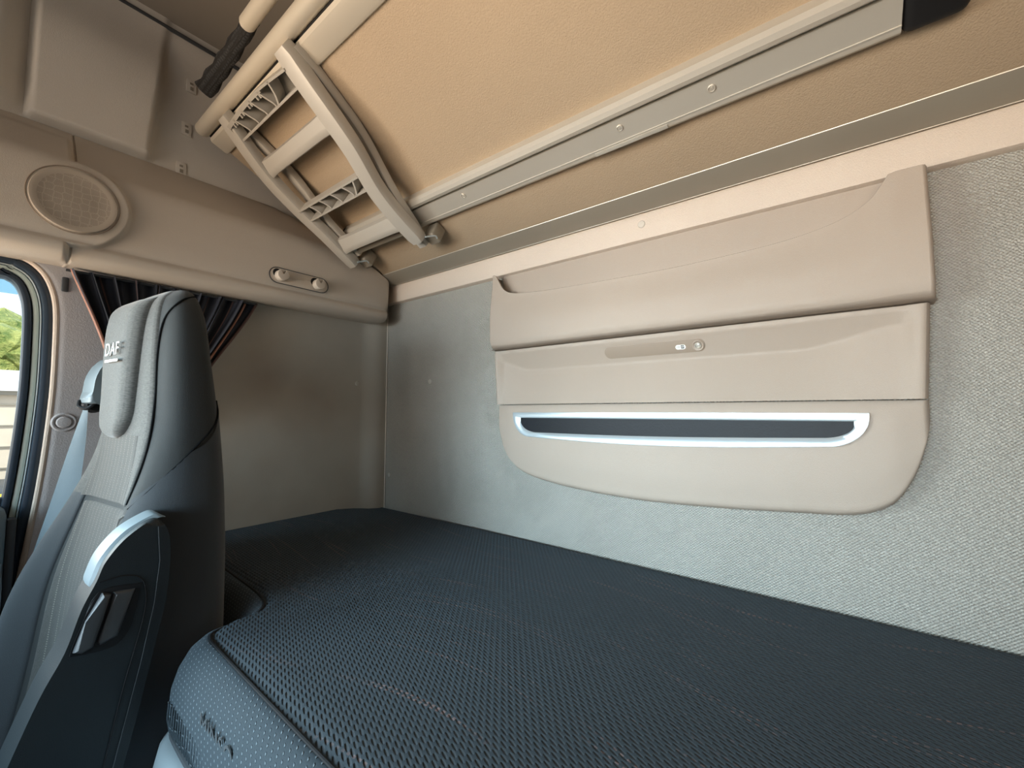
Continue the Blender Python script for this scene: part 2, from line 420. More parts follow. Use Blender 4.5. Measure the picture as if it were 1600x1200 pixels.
# ---- left side wall: lower lining behind the door, rounded into the corner
bm = B_()
ys = [-.60, -.45, -.3, -.2, -.13, -.10, -.085, -.07, -.055, -.04, -.025, -.012, -.004, 0]
def wx(y): return .020*ss(-.10, -.02, y)
grid(bm, lambda y, z: Vector((wx(y), y, z)), ys, [ZF, -.2, 0, .2, .4, .6, .68, .8])
bm.verts.ensure_lookup_table()
struct('wall_left', bm, M['stained'])
# dark seam moulding in the corner
bm = B_(); tube(bm, [(.021, -.0025, -.02), (.021, -.0025, .70)], .0018, 8); struct('trim_1', bm, M['wallside'])
# ---- B-pillar lining (mauve grey), opening edge rounded
def door_curve(off=0., n=10):
    """rear and top edge of the door opening in (y, z); off > 0 goes into the opening"""
    pts = [(-.905+.0, -.60), (-.868, -.15), (-.848, .05), (-.834, .20), (-.826, .36), (-.826, .48), (-.829, .56), (-.838, .605), (-.853, .635), (-.876, .654), (-.91, .662), (-1.1, .668), (-1.4, .668), (-1.70, .668)]
    P = smoothline([(a, b, 0) for a, b in pts], n); out = []
    for i, p in enumerate(P):
        t = (P[min(i+1, len(P)-1)]-P[max(i-1, 0)]).normalized()
        nrm = Vector((-t.y, t.x, 0))     # left of travel = towards -y
        out.append((p.x + nrm.x*off, p.y + nrm.y*off))
    return out
C0 = door_curve(0)
bm = B_()
# pillar skin: from the opening edge back to y=-.60 and up to the console
rows = []
for (y, z) in [c for c in C0 if c[1] <= .66 and c[0] > -.88 and True]:
    if z > .656: continue
    ring = [(-.035, y-.004), (-.008, y-.001), (.0035, y+.004), (.006, y+.010), (.006, y+.016), (.006, lerp(y, -.60, .4)), (.006, -.62), (.003, -.598), (-.004, -.596)]
    rows.append([bm.verts.new((a, b, z)) for a, b in ring])
top = rows[-1]; rows.append([bm.verts.new((v.co.x, max(v.co.y, -.90), .70)) for v in top])
for i in range(len(rows)-1):
    for j in range(len(rows[0])-1): bm.faces.new((rows[i][j], rows[i][j+1], rows[i+1][j+1], rows[i+1][j]))
struct('trim_2', bm, M['pillar'])
# pale edge of the pillar lining
bm = B_(); C1 = door_curve(-.0015)
tube(bm, [(.0005, y, z) for y, z in C1], .0055, 10); struct('trim_3', bm, M['strip'])
# ---- cab body around the door: left wall above the console and in front of the door
bm = B_()
box(bm, (-.08, CF, ZF), (-.03, -1.70, ZC)); box(bm, (-.08, -1.71, .67), (-.03, 0, ZC)); box(bm, (-.06, -.84, ZF), (-.03, .0, .68))
struct('wall_left', bm, M['wallside'], smooth=False)
# upper side wall, moulded
def upx(y, z):
    x = -.0
    a = ss(-.894, -.884, y)*(1-ss(-.700, -.686, y - .08*max(0, z-1.0)))
    a *= ss(.948, .962, z)*(1 - .85*ss(1.15, 1.30, z))
    x += .034*a
    b = 1-ss(-.935, -.892, y)
    x += .040*b*ss(.92, 1.0, z)
    return x
yu = sorted(set([round(v, 4) for v in lin(24, -1.75, -.95)] + [round(v, 4) for v in lin(56, -.95, -.64)] + [round(v, 4) for v in lin(12, -.64, 0)]))
zu = sorted(set([round(v, 4) for v in lin(6, .80, .92)] + [round(v, 4) for v in lin(24, .92, 1.0)] + [round(v, 4) for v in lin(14, 1.0, ZC)]))
bm = B_(); grid(bm, lambda y, z: Vector((upx(y, z), y, z)), yu, zu); struct('trim_4', bm, M['wallside'], ang=80)
# ceiling edge line on the side wall
bm = B_(); tube(bm, [(.004, -1.75, 1.325), (.004, -.9, 1.322), (.004, -.45, 1.312), (.004, 0, 1.30)], .005, 8); struct('trim_5', bm, M['dark'])

# ================================================================== DOOR
dr = tag(bpy.data.objects.new('door_1', None), kind='structure'); sc.collection.objects.link(dr); dr.location = (-.03, -1.3, -.7)
# outer seal on the body, pale painted frame, inner seal, glass
def ribbon(off0, off1, x0, x1, mat, name, parent, r=.004):
    bm = B_(); A = door_curve(off0); Bc = door_curve(off1)
    n = len(A); rings = []
    for i in range(n):
        (ya, za), (yb, zb) = A[i], Bc[i]
        m = Vector(((x0+x1)/2, (ya+yb)/2, (za+zb)/2)); e = Vector((0, (yb-ya)/2, (zb-za)/2)); d = Vector(((x1-x0)/2, 0, 0))
        rings.append([bm.verts.new(m + e*ca + d*sa) for ca, sa in ((1, .55), (.75, 1), (.2, 1.08), (-.2, 1.08), (-.75, 1), (-1, .55), (-1, -1), (1, -1))])
    for i in range(n-1):
        for k in range(8): bm.faces.new((rings[i][k], rings[i][(k+1) % 8], rings[i+1][(k+1) % 8], rings[i+1][k]))
    bm.faces.new(rings[0]); bm.faces.new(rings[-1][::-1])
    return part(name, bm, mat, parent)
ribbon(.002, .018, -.05, -.008, M['seal'], 'outer_seal', dr)
ribbon(.018, .0205, -.05, -.018, M['silver'], 'seal_lip', dr)
ribbon(.0205, .031, -.06, -.026, M['frame'], 'window_surround', dr)
ribbon(.031, .044, -.06, -.024, M['seal'], 'glass_seal', dr)
# door lining below the glass
bm = B_()
prism(bm, [(.03, .150), (.045, .135), (.048, .05), (.035, -.02), (.03, -.6), (-.06, -.6), (-.06, .150)], (-1.68, -.876), lambda a, b, t: Vector((a, t, b)), .012)
part('door_lining', bm, M['cap'], dr)
bm = B_(); box(bm, (-.055, -1.7, .13), (-.03, -.87, .165), .006); part('window_sill_seal', bm, M['seal'], dr)
bm = B_(); box(bm, (.0, -.876, -.6), (.03, -.862, .13), .005); part('lining_edge', bm, M['dark'], dr)
bm = B_()
CG = door_curve(.040); vs = [bm.verts.new((-.045, y, z)) for y, z in CG if z > .14]
vs += [bm.verts.new((-.045, -1.70, .14))]; bm.faces.new(vs)
g = finish('window_1', bm, M['glass'], None, smooth=False); tag(g, kind='structure')
# tinted wind deflector outside the top of the window with an oval mark
t = thing('wind_deflector', (-.08, -1.3, .53), 'blue tinted wind deflector along the top of the door window', 'wind deflector')
bm = B_(); grid(bm, lambda y, k: Vector((-.072 - .03*k, y, .665-.068*k)), [-1.65, -1.3, -1.0, -.878], [0, .5, 1]); part('shield', bm, M['tint'], t)
bm = B_()
tube(bm, [(-.094, -.925+.022*math.cos(a), .628+.009*math.sin(a)) for a in lin(24, 0, 2*math.pi)], .0011, 6, caps=False)
tube(bm, [(-.094, -.925+.010*math.cos(a), .628+.006*math.sin(a)) for a in lin(18, 0, 2*math.pi)], .0011, 6, caps=False)
part('oval_mark', bm, M['seal'], t)

# ================================================================== OVERHEAD CONSOLE (side, above the door)
SPY, SPZ = -.822, .763
prof = [(-.02, .955), (.005, .95), (.03, .925), (.065, .885), (.088, .858), (.098, .846), (.104, .834), (.107, .82), (.108, .80), (.108, .78), (.108, .76), (.107, .74), (.106, .72), (.104, .705),
        (.101, .694), (.098, .689), (.0965, .685), (.099, .681), (.102, .675), (.102, .667), (.098, .658), (.088, .651), (.07, .646), (.04, .647), (.0, .652), (-.02, .655)]
pp = smoothline([(a, b, 0) for a, b in prof], 4); pp = [(p.x, p.y) for p in pp]
def console(y, k):
    x, z = pp[int(k)]
    r = math.hypot(y-SPY, (z-SPZ)*.96)
    inside = max(1-ss(.081, .088, r), 1-ss(SPY-.012, SPY+.001, y) if True else 0)
    if x > .03: x += .013*inside
    # a panel joint
    if r > .088 and abs(y-SPY) < .0014 and x > .0: x -= .005
    t = (y+.075)/.045
    if t > 0:
        e = math.sqrt(max(0, 1-min(1, t)**2)); x = x*e - .004*(1-e); z = lerp(.775, z, .66+.34*e)
    if y > -.36: z = min(z, .782+(-.05-y)*.505)
    return Vector((x, y, z))
yc_ = sorted(set([round(v, 4) for v in lin(16, -1.72, -.95)] + [round(v, 4) for v in lin(100, -.95, -.725)] + [SPY-.0014, SPY, SPY+.0014] + [round(v, 4) for v in lin(14, -.725, -.075)] + [round(-.075+.045*math.sin(a), 5) for a in lin(10, 0, math.pi/2)]))
con = thing('overhead_console', (.05, -.6, .645), 'beige moulded overhead console running above the curtain and door', 'console')
bm = B_(); grid(bm, console, yc_, list(range(len(pp)))); part('body', bm, M['plastic'], con, ang=60)
SX = .122
bm = B_(); lathe(bm, [(0, .0010), (.030, .0012), (.052, .0008), (.0575, .0030), (.0625, .0024), (.064, -.001), (.064, -.006)], (SX, SPY, SPZ), (1, 0, .03), 64)
gr = part('speaker_grille', bm, M['grille'], con, origin=None)
# re-centre the grille's own origin so its hole pattern is centred
gr.data.transform(Matrix.Translation(-(Vector((SX, SPY, SPZ))-wloc(con)))); gr.location = Vector((SX, SPY, SPZ))-wloc(con)
bm = B_(); tube(bm, [(SX-.0005, SPY+.0668*math.cos(a), SPZ+.0668*math.sin(a)) for a in lin(64, 0, 2*math.pi)], .0009, 6, caps=False); part('grille_groove', bm, M['plate'], con)
# hook plate with two fold-down hooks
hy, hz, hx = -.365, .716, .1065
def stadium(cx, cy, hl, r, n=12, sk=0):
    pts = []
    for i in range(n+1):
        a = -math.pi/2+math.pi*i/n; pts.append((cx+hl+r*math.cos(a), cy+r*math.sin(a)+sk))
    for i in range(n+1):
        a = math.pi/2+math.pi*i/n; pts.append((cx-hl+r*math.cos(a), cy+r*math.sin(a)-sk))
    return pts
bm = B_(); prism(bm, stadium(hy, hz, .062, .0205), (hx-.004, hx+.0022), lambda a, b, t: Vector((t, a, b)), .0015)
hp = part('hook_plate', bm, M['plastic'], con)
bm = B_(); pts = stadium(hy, hz, .062, .0215); tube(bm, [(hx+.0015, a, b) for a, b in pts+[pts[0]]], .0013, 6, caps=False); part('plate_groove', bm, M['dark'], hp)
for dy in (-.055, .050):
    bm = B_()
    pts = []
    for i in range(29):
        a = math.pi/2+.50+(2*math.pi-1.0)*i/28; pts.append((hy+dy+.0155*math.cos(a), hz-.001+.0155*math.sin(a)))
    pts += [(hy+dy+.0015, hz-.001), (hy+dy-.0015, hz-.001)]
    prism(bm, pts, (hx+.002, hx+.024), lambda a, b, t: Vector((t, a, b)), .0015)
    hk = part('hook', bm, M['plastic'], hp)
    bm = B_(); lathe(bm, [(0, .0), (.012, .0), (.012, .001), (0, .001)], (hx+.0022, hy+dy-.008, hz+.006), (1, 0, 0), 20); part('hook_recess', bm, M['black'], hp)

# wall fixing plugs -----------------------------------------------------
def plug(c, ax, r, mat, label, name='fixing_plug', ring=False):
    bm = B_(); h = r*.35
    lathe(bm, [(r*1.02, -.002), (r, h*.45), (r*.85, h*.9), (r*.45, h*1.05), (0, h*1.1)], c, ax, 28)
    if ring: lathe(bm, [(r*1.15, -.002), (r*1.2, h*.5), (r*1.42, h*.6), (r*1.6, h*.25), (r*1.65, -.002)], c, ax, 36)
    return solo(name, bm, mat, label, 'plug', 'round fixing plugs on the cab walls')
plug((.983, -.0215, .762), (0, -1, 0), .0085, M['plastic'], 'round beige plug on the pinkish strip under the bunk')
plug((.253, 0, .439), (0, -1, 0), .0080, M['plugm'], 'small round plug high on the rear wall near the corner')
plug((.044, 0, .115), (0, -1, 0), .0075, M['plugm'], 'small plug low on the rear wall just above the mattress')
plug((.0015, -.108, .437), (1, 0, 0), .0080, M['plugm'], 'small plug on the side wall left of the corner')
plug((.006, -.805, .317), (1, 0, 0), .0125, M['pillar'], 'grey dished plug on the door pillar beside the seat belt', ring=True)
bm = B_(); box(bm, (.004, -.823, .598), (.010, -.812, .630), .0028, M=None); solo('pillar_bracket', bm, M['dark'], 'dark little cover on the pillar beside the curtain edge', 'bracket')
# small slotted clips up the side wall
for i, (y, z, lab) in enumerate(((-.600, 1.375, 'topmost'), (-.614, 1.195, 'second from the top'), (-.620, 1.075, 'third from the top'), (-.627, .965, 'lowest'))):
    if z > 1.3: z = 1.27; y = -.56
    bm = B_(); box(bm, (-.002, y-.011, z-.017), (.0035, y+.011, z+.017), .0015)
    c = thing('slotted_clip', (0, y, z-.017), 'small beige slotted clip on the upper side wall, %s of the column' % lab, 'clip', 'slotted clips on the upper side wall')
    part('clip_frame', bm, M['wallside'], c)
    bm = B_(); box(bm, (.003, y-.003, z-.011), (.0045, y+.004, z-.002)); box(bm, (.003, y-.004, z+.004), (.0045, y+.003, z+.009)); part('slot', bm, M['alud'], c)

# ================================================================== REAR WALL STRIP + POCKET
bm = B_()
prism(bm, [(0, .805), (-.020, .805), (-.0215, .80), (-.0225, .760), (-.021, .738), (-.017, .729), (-.009, .7265), (0, .7265)], (.004, CW), lambda a, b, t: Vector((t, a, b)))
struct('trim_6', bm, M['strip'])
pk = thing('storage_pocket', (1.0, 0, .15), 'large beige three-tier moulded storage pocket on the rear wall', 'storage pocket')
def panel(xl, xr, zb, zt, depth, nu=70, nv=26, us=None, vs=None):
    """relief panel; xl,xr(v) zb,zt(u) ; depth(u,v,x,z) metres off the wall"""
    bm = B_(); us = us or lin(nu); vs = vs or lin(nv)
    def f(u, v):
        z = lerp(zb(u), zt(u), v); x = lerp(xl(v), xr(v), u)
        return Vector((x, -max(depth(u, v, x, z), -.0), z))
    grid(bm, f, us, vs)
    return bm
def edged(lst, e=.012):
    return sorted(set([0, .15*e, .35*e, .6*e, e] + lst + [1-e, 1-.6*e, 1-.35*e, 1-.15*e, 1]))
# -- upper pocket: front wall with dipped lip, wall liner behind
lipz = [(.557, .72), (.575, .718), (.592, .690), (.606, .672), (.625, .661), (.66, .654), (.75, .646), (.9, .640), (1.05, .637), (1.17, .640), (1.25, .645), (1.31, .655), (1.35, .669), (1.378, .690), (1.392, .712), (1.40, .722), (1.45, .722)]
def upd(u, v, x, z):
    e = min(1, min(u, 1-u)/.010, v/.05)
    d = .060*(max(0, 1-(1-e)**2))**.5 if e < 1 else .060
    d += .006*math.sin(math.pi*u)
    d -= .012*ss(.40, 1, v)
    d -= .010*(1-ss(.0, .13, v))
    return d
us = edged(lin(90), .012); vs = edged(lin(16), .06)[:-4] + [.97, 1]
bm = B_()
def upf(u, v):
    x = lerp(.556, 1.4465, u); zt = interp(lipz, x); z = lerp(.509, zt, v)
    return Vector((x, -upd(u, v, x, z), z))
g = grid(bm, upf, us, vs)
# rolled lip going back and the pocket's inner face
prev = [c[-1] for c in g]
for (dy, dz) in ((.0025, .0012), (.005, 0), (.006, -.003), (.006, -.03)):
    row = [bm.verts.new((a[-1].co.x, min(-.001, a[-1].co.y+dy), a[-1].co.z+dz)) for a in g]
    for i in range(len(row)-1): bm.faces.new((prev[i], prev[i+1], row[i+1], row[i]))
    prev = row
# underside return
prev = [c[0] for c in g]
part('upper_pocket', bm, M['pocket'], pk, ang=55)
bm = B_(); box(bm, (.57, -.006, .55), (1.435, -.001, .727)); part('upper_liner', bm, M['pocket'], pk, smooth=False)
bm = B_(); grid(bm, lambda u, v: Vector((lerp(.558, 1.4445, u), lerp(-.052, -.006, v), .510)), [0, 1], [0, 1]); part('upper_floor', bm, M['pocket'], pk, smooth=False)
# -- middle: scooped panel
def mid(u, v, x, z):
    e = min(1, min(u, 1-u)/.012, (1-v)/.03 + .6)
    d = .040*math.sqrt(max(0, 1-(1-e)**2))
    iu = ss(.016, .030, u)*(1-ss(.962, .978, u))
    endf = ss(.01, .12, u)*(1-ss(.80, .965, u))
    vm = lerp(.80, .62, endf)                          # height of the deepest line
    q_ = min(1, max(0, (.95-v)/(.95-vm))); top_ = q_ if q_ > .12 else q_*q_/.12*1.0; low = min(1, max(0, v/vm)) if v < vm else 1
    d -= iu*.031*top_*low*lerp(.35, 1, endf)
    d -= iu*.0035
    return d
bm = panel(lambda v: lerp(.5655, .556, v), lambda v: lerp(1.432, 1.4405, v), lambda u: .3595, lambda u: .508, mid, us=edged(lin(110), .014), vs=edged(lin(40), .03))
part('middle_panel', bm, M['pocket'], pk, ang=60)
# -- lower: bag-shaped panel
botz = [(.0, .352), (.004, .318), (.012, .275), (.03, .228), (.06, .196), (.10, .176), (.16, .163), (.28, .150), (.47, .143), (.66, .149), (.80, .158), (.87, .163), (.91, .172), (.945, .192), (.97, .228), (.988, .275), (.997, .318), (1., .352)]
def lowd(u, v, x, z):
    zb = interp(botz, u); h = max(1e-4, .358-zb)
    dist = min(u*.87, (1-u)*.87, (z-zb)*.75+1e-5, (.358-z)*2+.006)
    e = min(1, dist/.010); d = .030*math.sqrt(max(0, 1-(1-e)**2))
    d += .006*ss(.0, .055, min(dist*1.0, z-zb))
    return d
uu = sorted(set([0, .001, .002, .004, .006, .009, .012, .017, .022, .03, .04, .05, .06, .075, .09] + lin(60, .1, .9) + [.91, .925, .94, .95, .96, .97, .978, .983, .988, .991, .994, .996, .998, .999, 1]))
vv = [0, .01, .02, .035, .05, .07, .1, .14, .18, .23, .3, .4, .5, .6, .7, .8, .9, .95, .98, .995, 1]
bm = panel(lambda v: .5655, lambda v: 1.4325, lambda u: interp(botz, u), lambda u: .358, lowd, us=uu, vs=vv)
part('lower_panel', bm, M['pocket'], pk, ang=65)
# -- silver bezel and black opening
def bez(x0, x1, zt, zbl, zbm, zbr, cl, crn, n=14):
    pts = [(x0, zt), (x1, zt)]
    for i in range(1, n+1):
        a = i/n*math.pi/2; pts.append((x1-crn*(1-math.cos(a)), lerp(zt-.006, zbr, math.sin(a))))
    for i in range(1, 12): u = i/12; pts.append((lerp(x1-crn, x0+cl, u), lerp(zbr, zbl, u)-zbm*math.sin(math.pi*u)))
    for i in range(n+1):
        a = (1-i/n)*math.pi/2; pts.append((x0+cl*(1-math.cos(a)), lerp(zt-.006, zbl, math.sin(a))))
    return pts
outer = bez(.631, 1.358, .3375, .275, .010, .280, .052, .058); inner = bez(.654, 1.338, .3235, .287, .004, .295, .050, .045)
bm = B_(); ro = []
for d, s in ((-.034, 0), (-.042, 0.0), (-.0425, .12), (-.040, .85), (-.038, 1.0), (-.026, 1.02)):
    ro.append([bm.verts.new((lerp(o[0], i[0], s), d, lerp(o[1], i[1], s))) for o, i in zip(outer, inner)])
for a, b in zip(ro, ro[1:]):
    for k in range(len(a)): bm.faces.new((a[k], a[(k+1) % len(a)], b[(k+1) % len(a)], b[k]))
part('silver_bezel', bm, M['silver'], pk, ang=30)['label'] = 'silver rim around the slot'
bm = B_(); prism(bm, inner, (-.0385, -.0365), lambda a, b, t: Vector((a, t, b))); part('slot_opening', bm, M['blackgloss'], pk, smooth=False)['label'] = 'black slot'
# -- brown plate with spot lamp and sticker
PT = Vector((.999, -.0210, .4765))
def plt(a, b, t):      # tilted with the scoop's upper face
    return PT + Vector((a, -t*.845 - b*.63, b - t*.534))
bm = B_(); prism(bm, stadium(0, 0, .098, .0125, 12), (-.008, .0012), plt, .0006); lp = part('lamp_plate', bm, M['plate'], pk)
PA = (0, -.845, -.534)
bm = B_(); lathe(bm, [(.0115, -.001), (.0118, .0015), (.0105, .0030), (.0080, .0015), (.0065, .0005)], plt(.097, 0, .0012), PA, 32); part('lamp_ring', bm, M['pocket'], lp)
bm = B_(); lathe(bm, [(.0066, -.002), (.0068, .0028), (.0052, .0042), (.0042, .0016), (.0020, .0026), (0, .0030)], plt(.097, 0, .0012), PA, 28); part('spot_lamp', bm, M['alu'], lp)
bm = B_(); prism(bm, stadium(.062, -.0005, .006, .0044, 8), (.0010, .0018), plt); part('sticker', bm, M['white'], lp, smooth=False)
bm = B_(); text_mesh(bm, '12V', .0052, .0002, lambda c: plt(.0575+c.x, -.0005+c.y, .0020)); part('lettering', bm, M['dark'], lp, smooth=False)
bm = B_(); prism(bm, [(.0630, -.0035), (.0690, -.0035), (.0690, .003), (.0630, .003)], (.0018, .0020), plt); part('symbol_square', bm, M['dark'], lp, smooth=False)
bm = B_(); lathe(bm, [(0.0013, .0), (.0013, .0001), (.0021, .0001), (.0021, 0)], plt(.066, 0, .00205), PA, 12); part('symbol_ring', bm, M['white'], lp, smooth=False)

# ================================================================== UPPER BUNK (folded up at an angle)
TH = R_(26.8); CT, ST = math.cos(TH), math.sin(TH)
BO = Vector((0, -.05, .79))
def Bk(x, s, n=0.): return BO + Vector((x, 0, 0)) + Vector((0, -CT, ST))*s + Vector((0, -ST, -CT))*n
def Bv(v): return Bk(v[0], v[1], v[2])
bunk = thing('upper_bunk', (1.1, -.05, .78), 'folded-up upper bunk with brown felt underside above the mattress', 'bunk bed')
X0, X1 = .048, 2.28
bm = B_(); box(bm, (X0, .030, -.07), (X1, .60, 0), .004, M=Bv); part('underside_panel', bm, M['bunk'], bunk)
# rear channel along the hinge
bm = B_()
prism(bm, [(-.0835, .8065), (-.0855, .8045), (-.082, .802), (-.050, .7905), (-.036, .7865), (-.030, .7855), (-.027, .789), (-.030, .795), (-.03, .84), (-.08, .85)], (X0-.004, X1), lambda a, b, t: Vector((t, a, b)))
part('hinge_channel', bm, M['alud'], bunk, ang=25)  # darker aluminium colour paints the shade on this down-facing side
bm = B_(); tube(bm, [(X0-.004, -.0845, .8055), (X1, -.0845, .8055)], .0013, 8); part('channel_lip', bm, M['alu'], bunk)
bm = B_(); tube(bm, [(X0-.004, -.030, .7868), (X1, -.030, .7868)], .0020, 8); part('channel_lower_lip', bm, M['alu'], bunk)
# support rail with screws
rp = [(.150, .000), (.151, .012), (.156, .0175), (.162, .0195), (.1645, .0195), (.165, .0205), (.1665, .0205), (.167, .019), (.206, .0185), (.2075, .0135), (.211, .0135), (.212, .022), (.216, .0275), (.223, .030), (.231, .0275), (.236, .020), (.237, .0)]
bm = B_(); prism(bm, rp, (.17, 1.405), lambda a, b, t: Bk(t, a, b)); rail = part('support_rail', bm, M['alu'], bunk, ang=25)
bm = B_(); box(bm, (1.405, .150, 0), (1.47, .236, .022), .012, M=Bv, seg=4); part('rail_end_cap', bm, M['black'], rail)['label'] = 'black end cap'
bm = B_(); box(bm, (.150, .186, 0), (.170, .236, .026), .006, M=Bv, seg=3); part('rail_end_cap', bm, M['black'], rail)['label'] = 'black end cap'
bm = B_(); box(bm, (.96, .156, .0195), (1.10, .163, .0215), .0005, M=Bv); part('rail_notch', bm, M['alu'], rail)
for x in (.625, 1.022, 1.178):
    bm = B_(); nrm = Vector((0, -ST, -CT))
    lathe(bm, [(.0062, .0), (.0062, .0018), (.0048, .0026), (.0042, .0012), (.0024, .0012), (.0022, .0022), (0, .0022)], Bk(x, .190, .0185), nrm, 20)
    part('screw', bm, M['alu'], rail)
# cream front rail and round front tube
bm = B_(); prism(bm, [(.543, 0), (.545, .006), (.550, .009), (.585, .011), (.592, .006), (.592, -.04), (.543, -.04)], (X0, X1), lambda a, b, t: Bk(t, a, b)); part('front_rail', bm, M['cream'], bunk)
bm = B_()
ts = Bk(X0-.004, .613, .0); te = Bk(X1, .613, .0)
tube(bm, [ts+(te-ts)*.0, ts+(te-ts)*.002, te], [.0155, .0175, .0175], 28); part('front_tube', bm, M['cream'], bunk)
bm = B_(); tube(bm, [Bk(X0, .594, -.004), Bk(X1, .594, -.004)], .006, 10); part('gap_shade_tube', bm, M['black'], bunk)  # added black tube stands for the shade in the gap beside the front tube
# safety rail above the front edge, with rolled net at its end
sr = thing('safety_rail', tuple(Bk(1.3, .660, -.012)), 'short cream tube rail above the bunk front edge', 'rail')
bm = B_(); a, b = Bk(.435, .662, -.004), Bk(2.2, .662, -.004); tube(bm, [a, a+(b-a)*.003, b], [.0125, .0145, .0145], 24); part('rail_tube', bm, M['cream'], sr)
nt_ = []
bm = B_()
pts = [Bk(x, s, n) for x, s, n in ((.165, .655, -.012), (.19, .655, -.012), (.23, .655, -.012), (.30, .656, -.012), (.38, .658, -.010), (.46, .660, -.008))]
def netring(bm, pts, rs):
    rings = []
    for p, (ra, rb) in zip(pts, rs):
        rings.append([bm.verts.new(p + Vector((0, -CT, ST))*math.cos(k*math.pi/8)*ra*(1+.12*math.sin(5*k+p.x*90)) + Vector((0, -ST, -CT))*math.sin(k*math.pi/8)*rb) for k in range(16)])
    for i in range(len(rings)-1):
        for k in range(16): bm.faces.new((rings[i][k], rings[i][(k+1) % 16], rings[i+1][(k+1) % 16], rings[i+1][k]))
    bm.faces.new(rings[0][::-1]); bm.faces.new(rings[-1])
netring(bm, smoothline(pts, 4), [(lerp(.020, .013, i/20), .008) for i in range(21)])
solo('safety_net', bm, M['net'], 'rolled black mesh safety net tucked behind the bunk front tube', 'net')

# ================================================================== LADDER clipped under the bunk
lad = thing('bunk_ladder', tuple(Bk(.31, .14, .07)), 'grey plastic folding bunk ladder clipped under the upper bunk', 'ladder')
def loff(s):
    u = (.6-s)/.47; return .036+.042*max(0, min(1, u))+(.02*4*u*(1-u) if 0 < u < 1 else 0)
def lxl(s): return interp([(.12, .135), (.30, .165), (.42, .165), (.60, .196)], s)
def lxr(s): return interp([(.12, .445), (.30, .460), (.42, .492), (.60, .498)], s)
def stile(fx, s0, s1, hw, zth, offf, name, mat=M['ladder'], n=26, lipd=1):
    bm = B_(); rings = []
    for i in range(n+1):
        s = lerp(s0, s1, i/n); x = fx(s); o = offf(s)
        k = 1 if 0 < i < n else .8
        sec = [(-hw*k, -zth*.5), (-hw*k, zth*.25), (-hw*.8*k, zth*.48), (-hw*.45*k, zth*.5), (hw*.45*k, zth*.5), (hw*.8*k, zth*.44), (hw*k, zth*.2), (hw*k, -zth*.5)]
        rings.append([bm.verts.new(Bk(x+a, s, o+b)) for a, b in sec])
    for i in range(n):
        for k in range(8): bm.faces.new((rings[i][k], rings[i][(k+1) % 8], rings[i+1][(k+1) % 8], rings[i+1][k]))
    bm.faces.new(rings[0]); bm.faces.new(rings[-1][::-1])
    return part(name, bm, mat, lad, ang=40)
stile(lxl, .150, .602, .021, .026, lambda s: loff(s)-.012, 'outer_stile')
stile(lxr, .150, .604, .024, .026, lambda s: loff(s)-.012, 'outer_stile')
# inner folded section lying against the bunk
stile(lambda s: interp([(.12, .165), (.60, .205)], s), .165, .545, .014, .018, lambda s: .013+.032*(1-ss(.25, .45, s)), 'inner_stile')
stile(lambda s: interp([(.12, .425), (.30, .470), (.60, .512)], s), .120, .590, .019, .020, lambda s: .013+.034*(1-ss(.25, .45, s)), 'inner_stile')
# solid treads
def tread(s0, s1, name='tread'):
    bm = B_()
    sm = (s0+s1)/2; xl, xr = lxl(sm), lxr(sm); o = loff(sm)-.016
    sec = [(s0, -.014), (s0, .007), (s0+.002, .010), (s0+.005, .011), (s0+.014, .011), (s0+.018, .010), (s1-.001, .002), (s1, -.014)]
    rings = []
    for u in lin(14):
        x = lerp(xl+.012, xr-.012, u); fl = 1-.0*abs(2*u-1)
        rings.append([bm.verts.new(Bk(x, a+.004*(abs(2*u-1)**8)*(1 if a > sm else -1), o+b)) for a, b in sec])
    for i in range(len(rings)-1):
        for k in range(8): bm.faces.new((rings[i][k], rings[i][(k+1) % 8], rings[i+1][(k+1) % 8], rings[i+1][k]))
    bm.faces.new(rings[0]); bm.faces.new(rings[-1][::-1])
    part(name, bm, M['ladder'], lad, ang=30)
tread(.452, .490); tread(.198, .240)
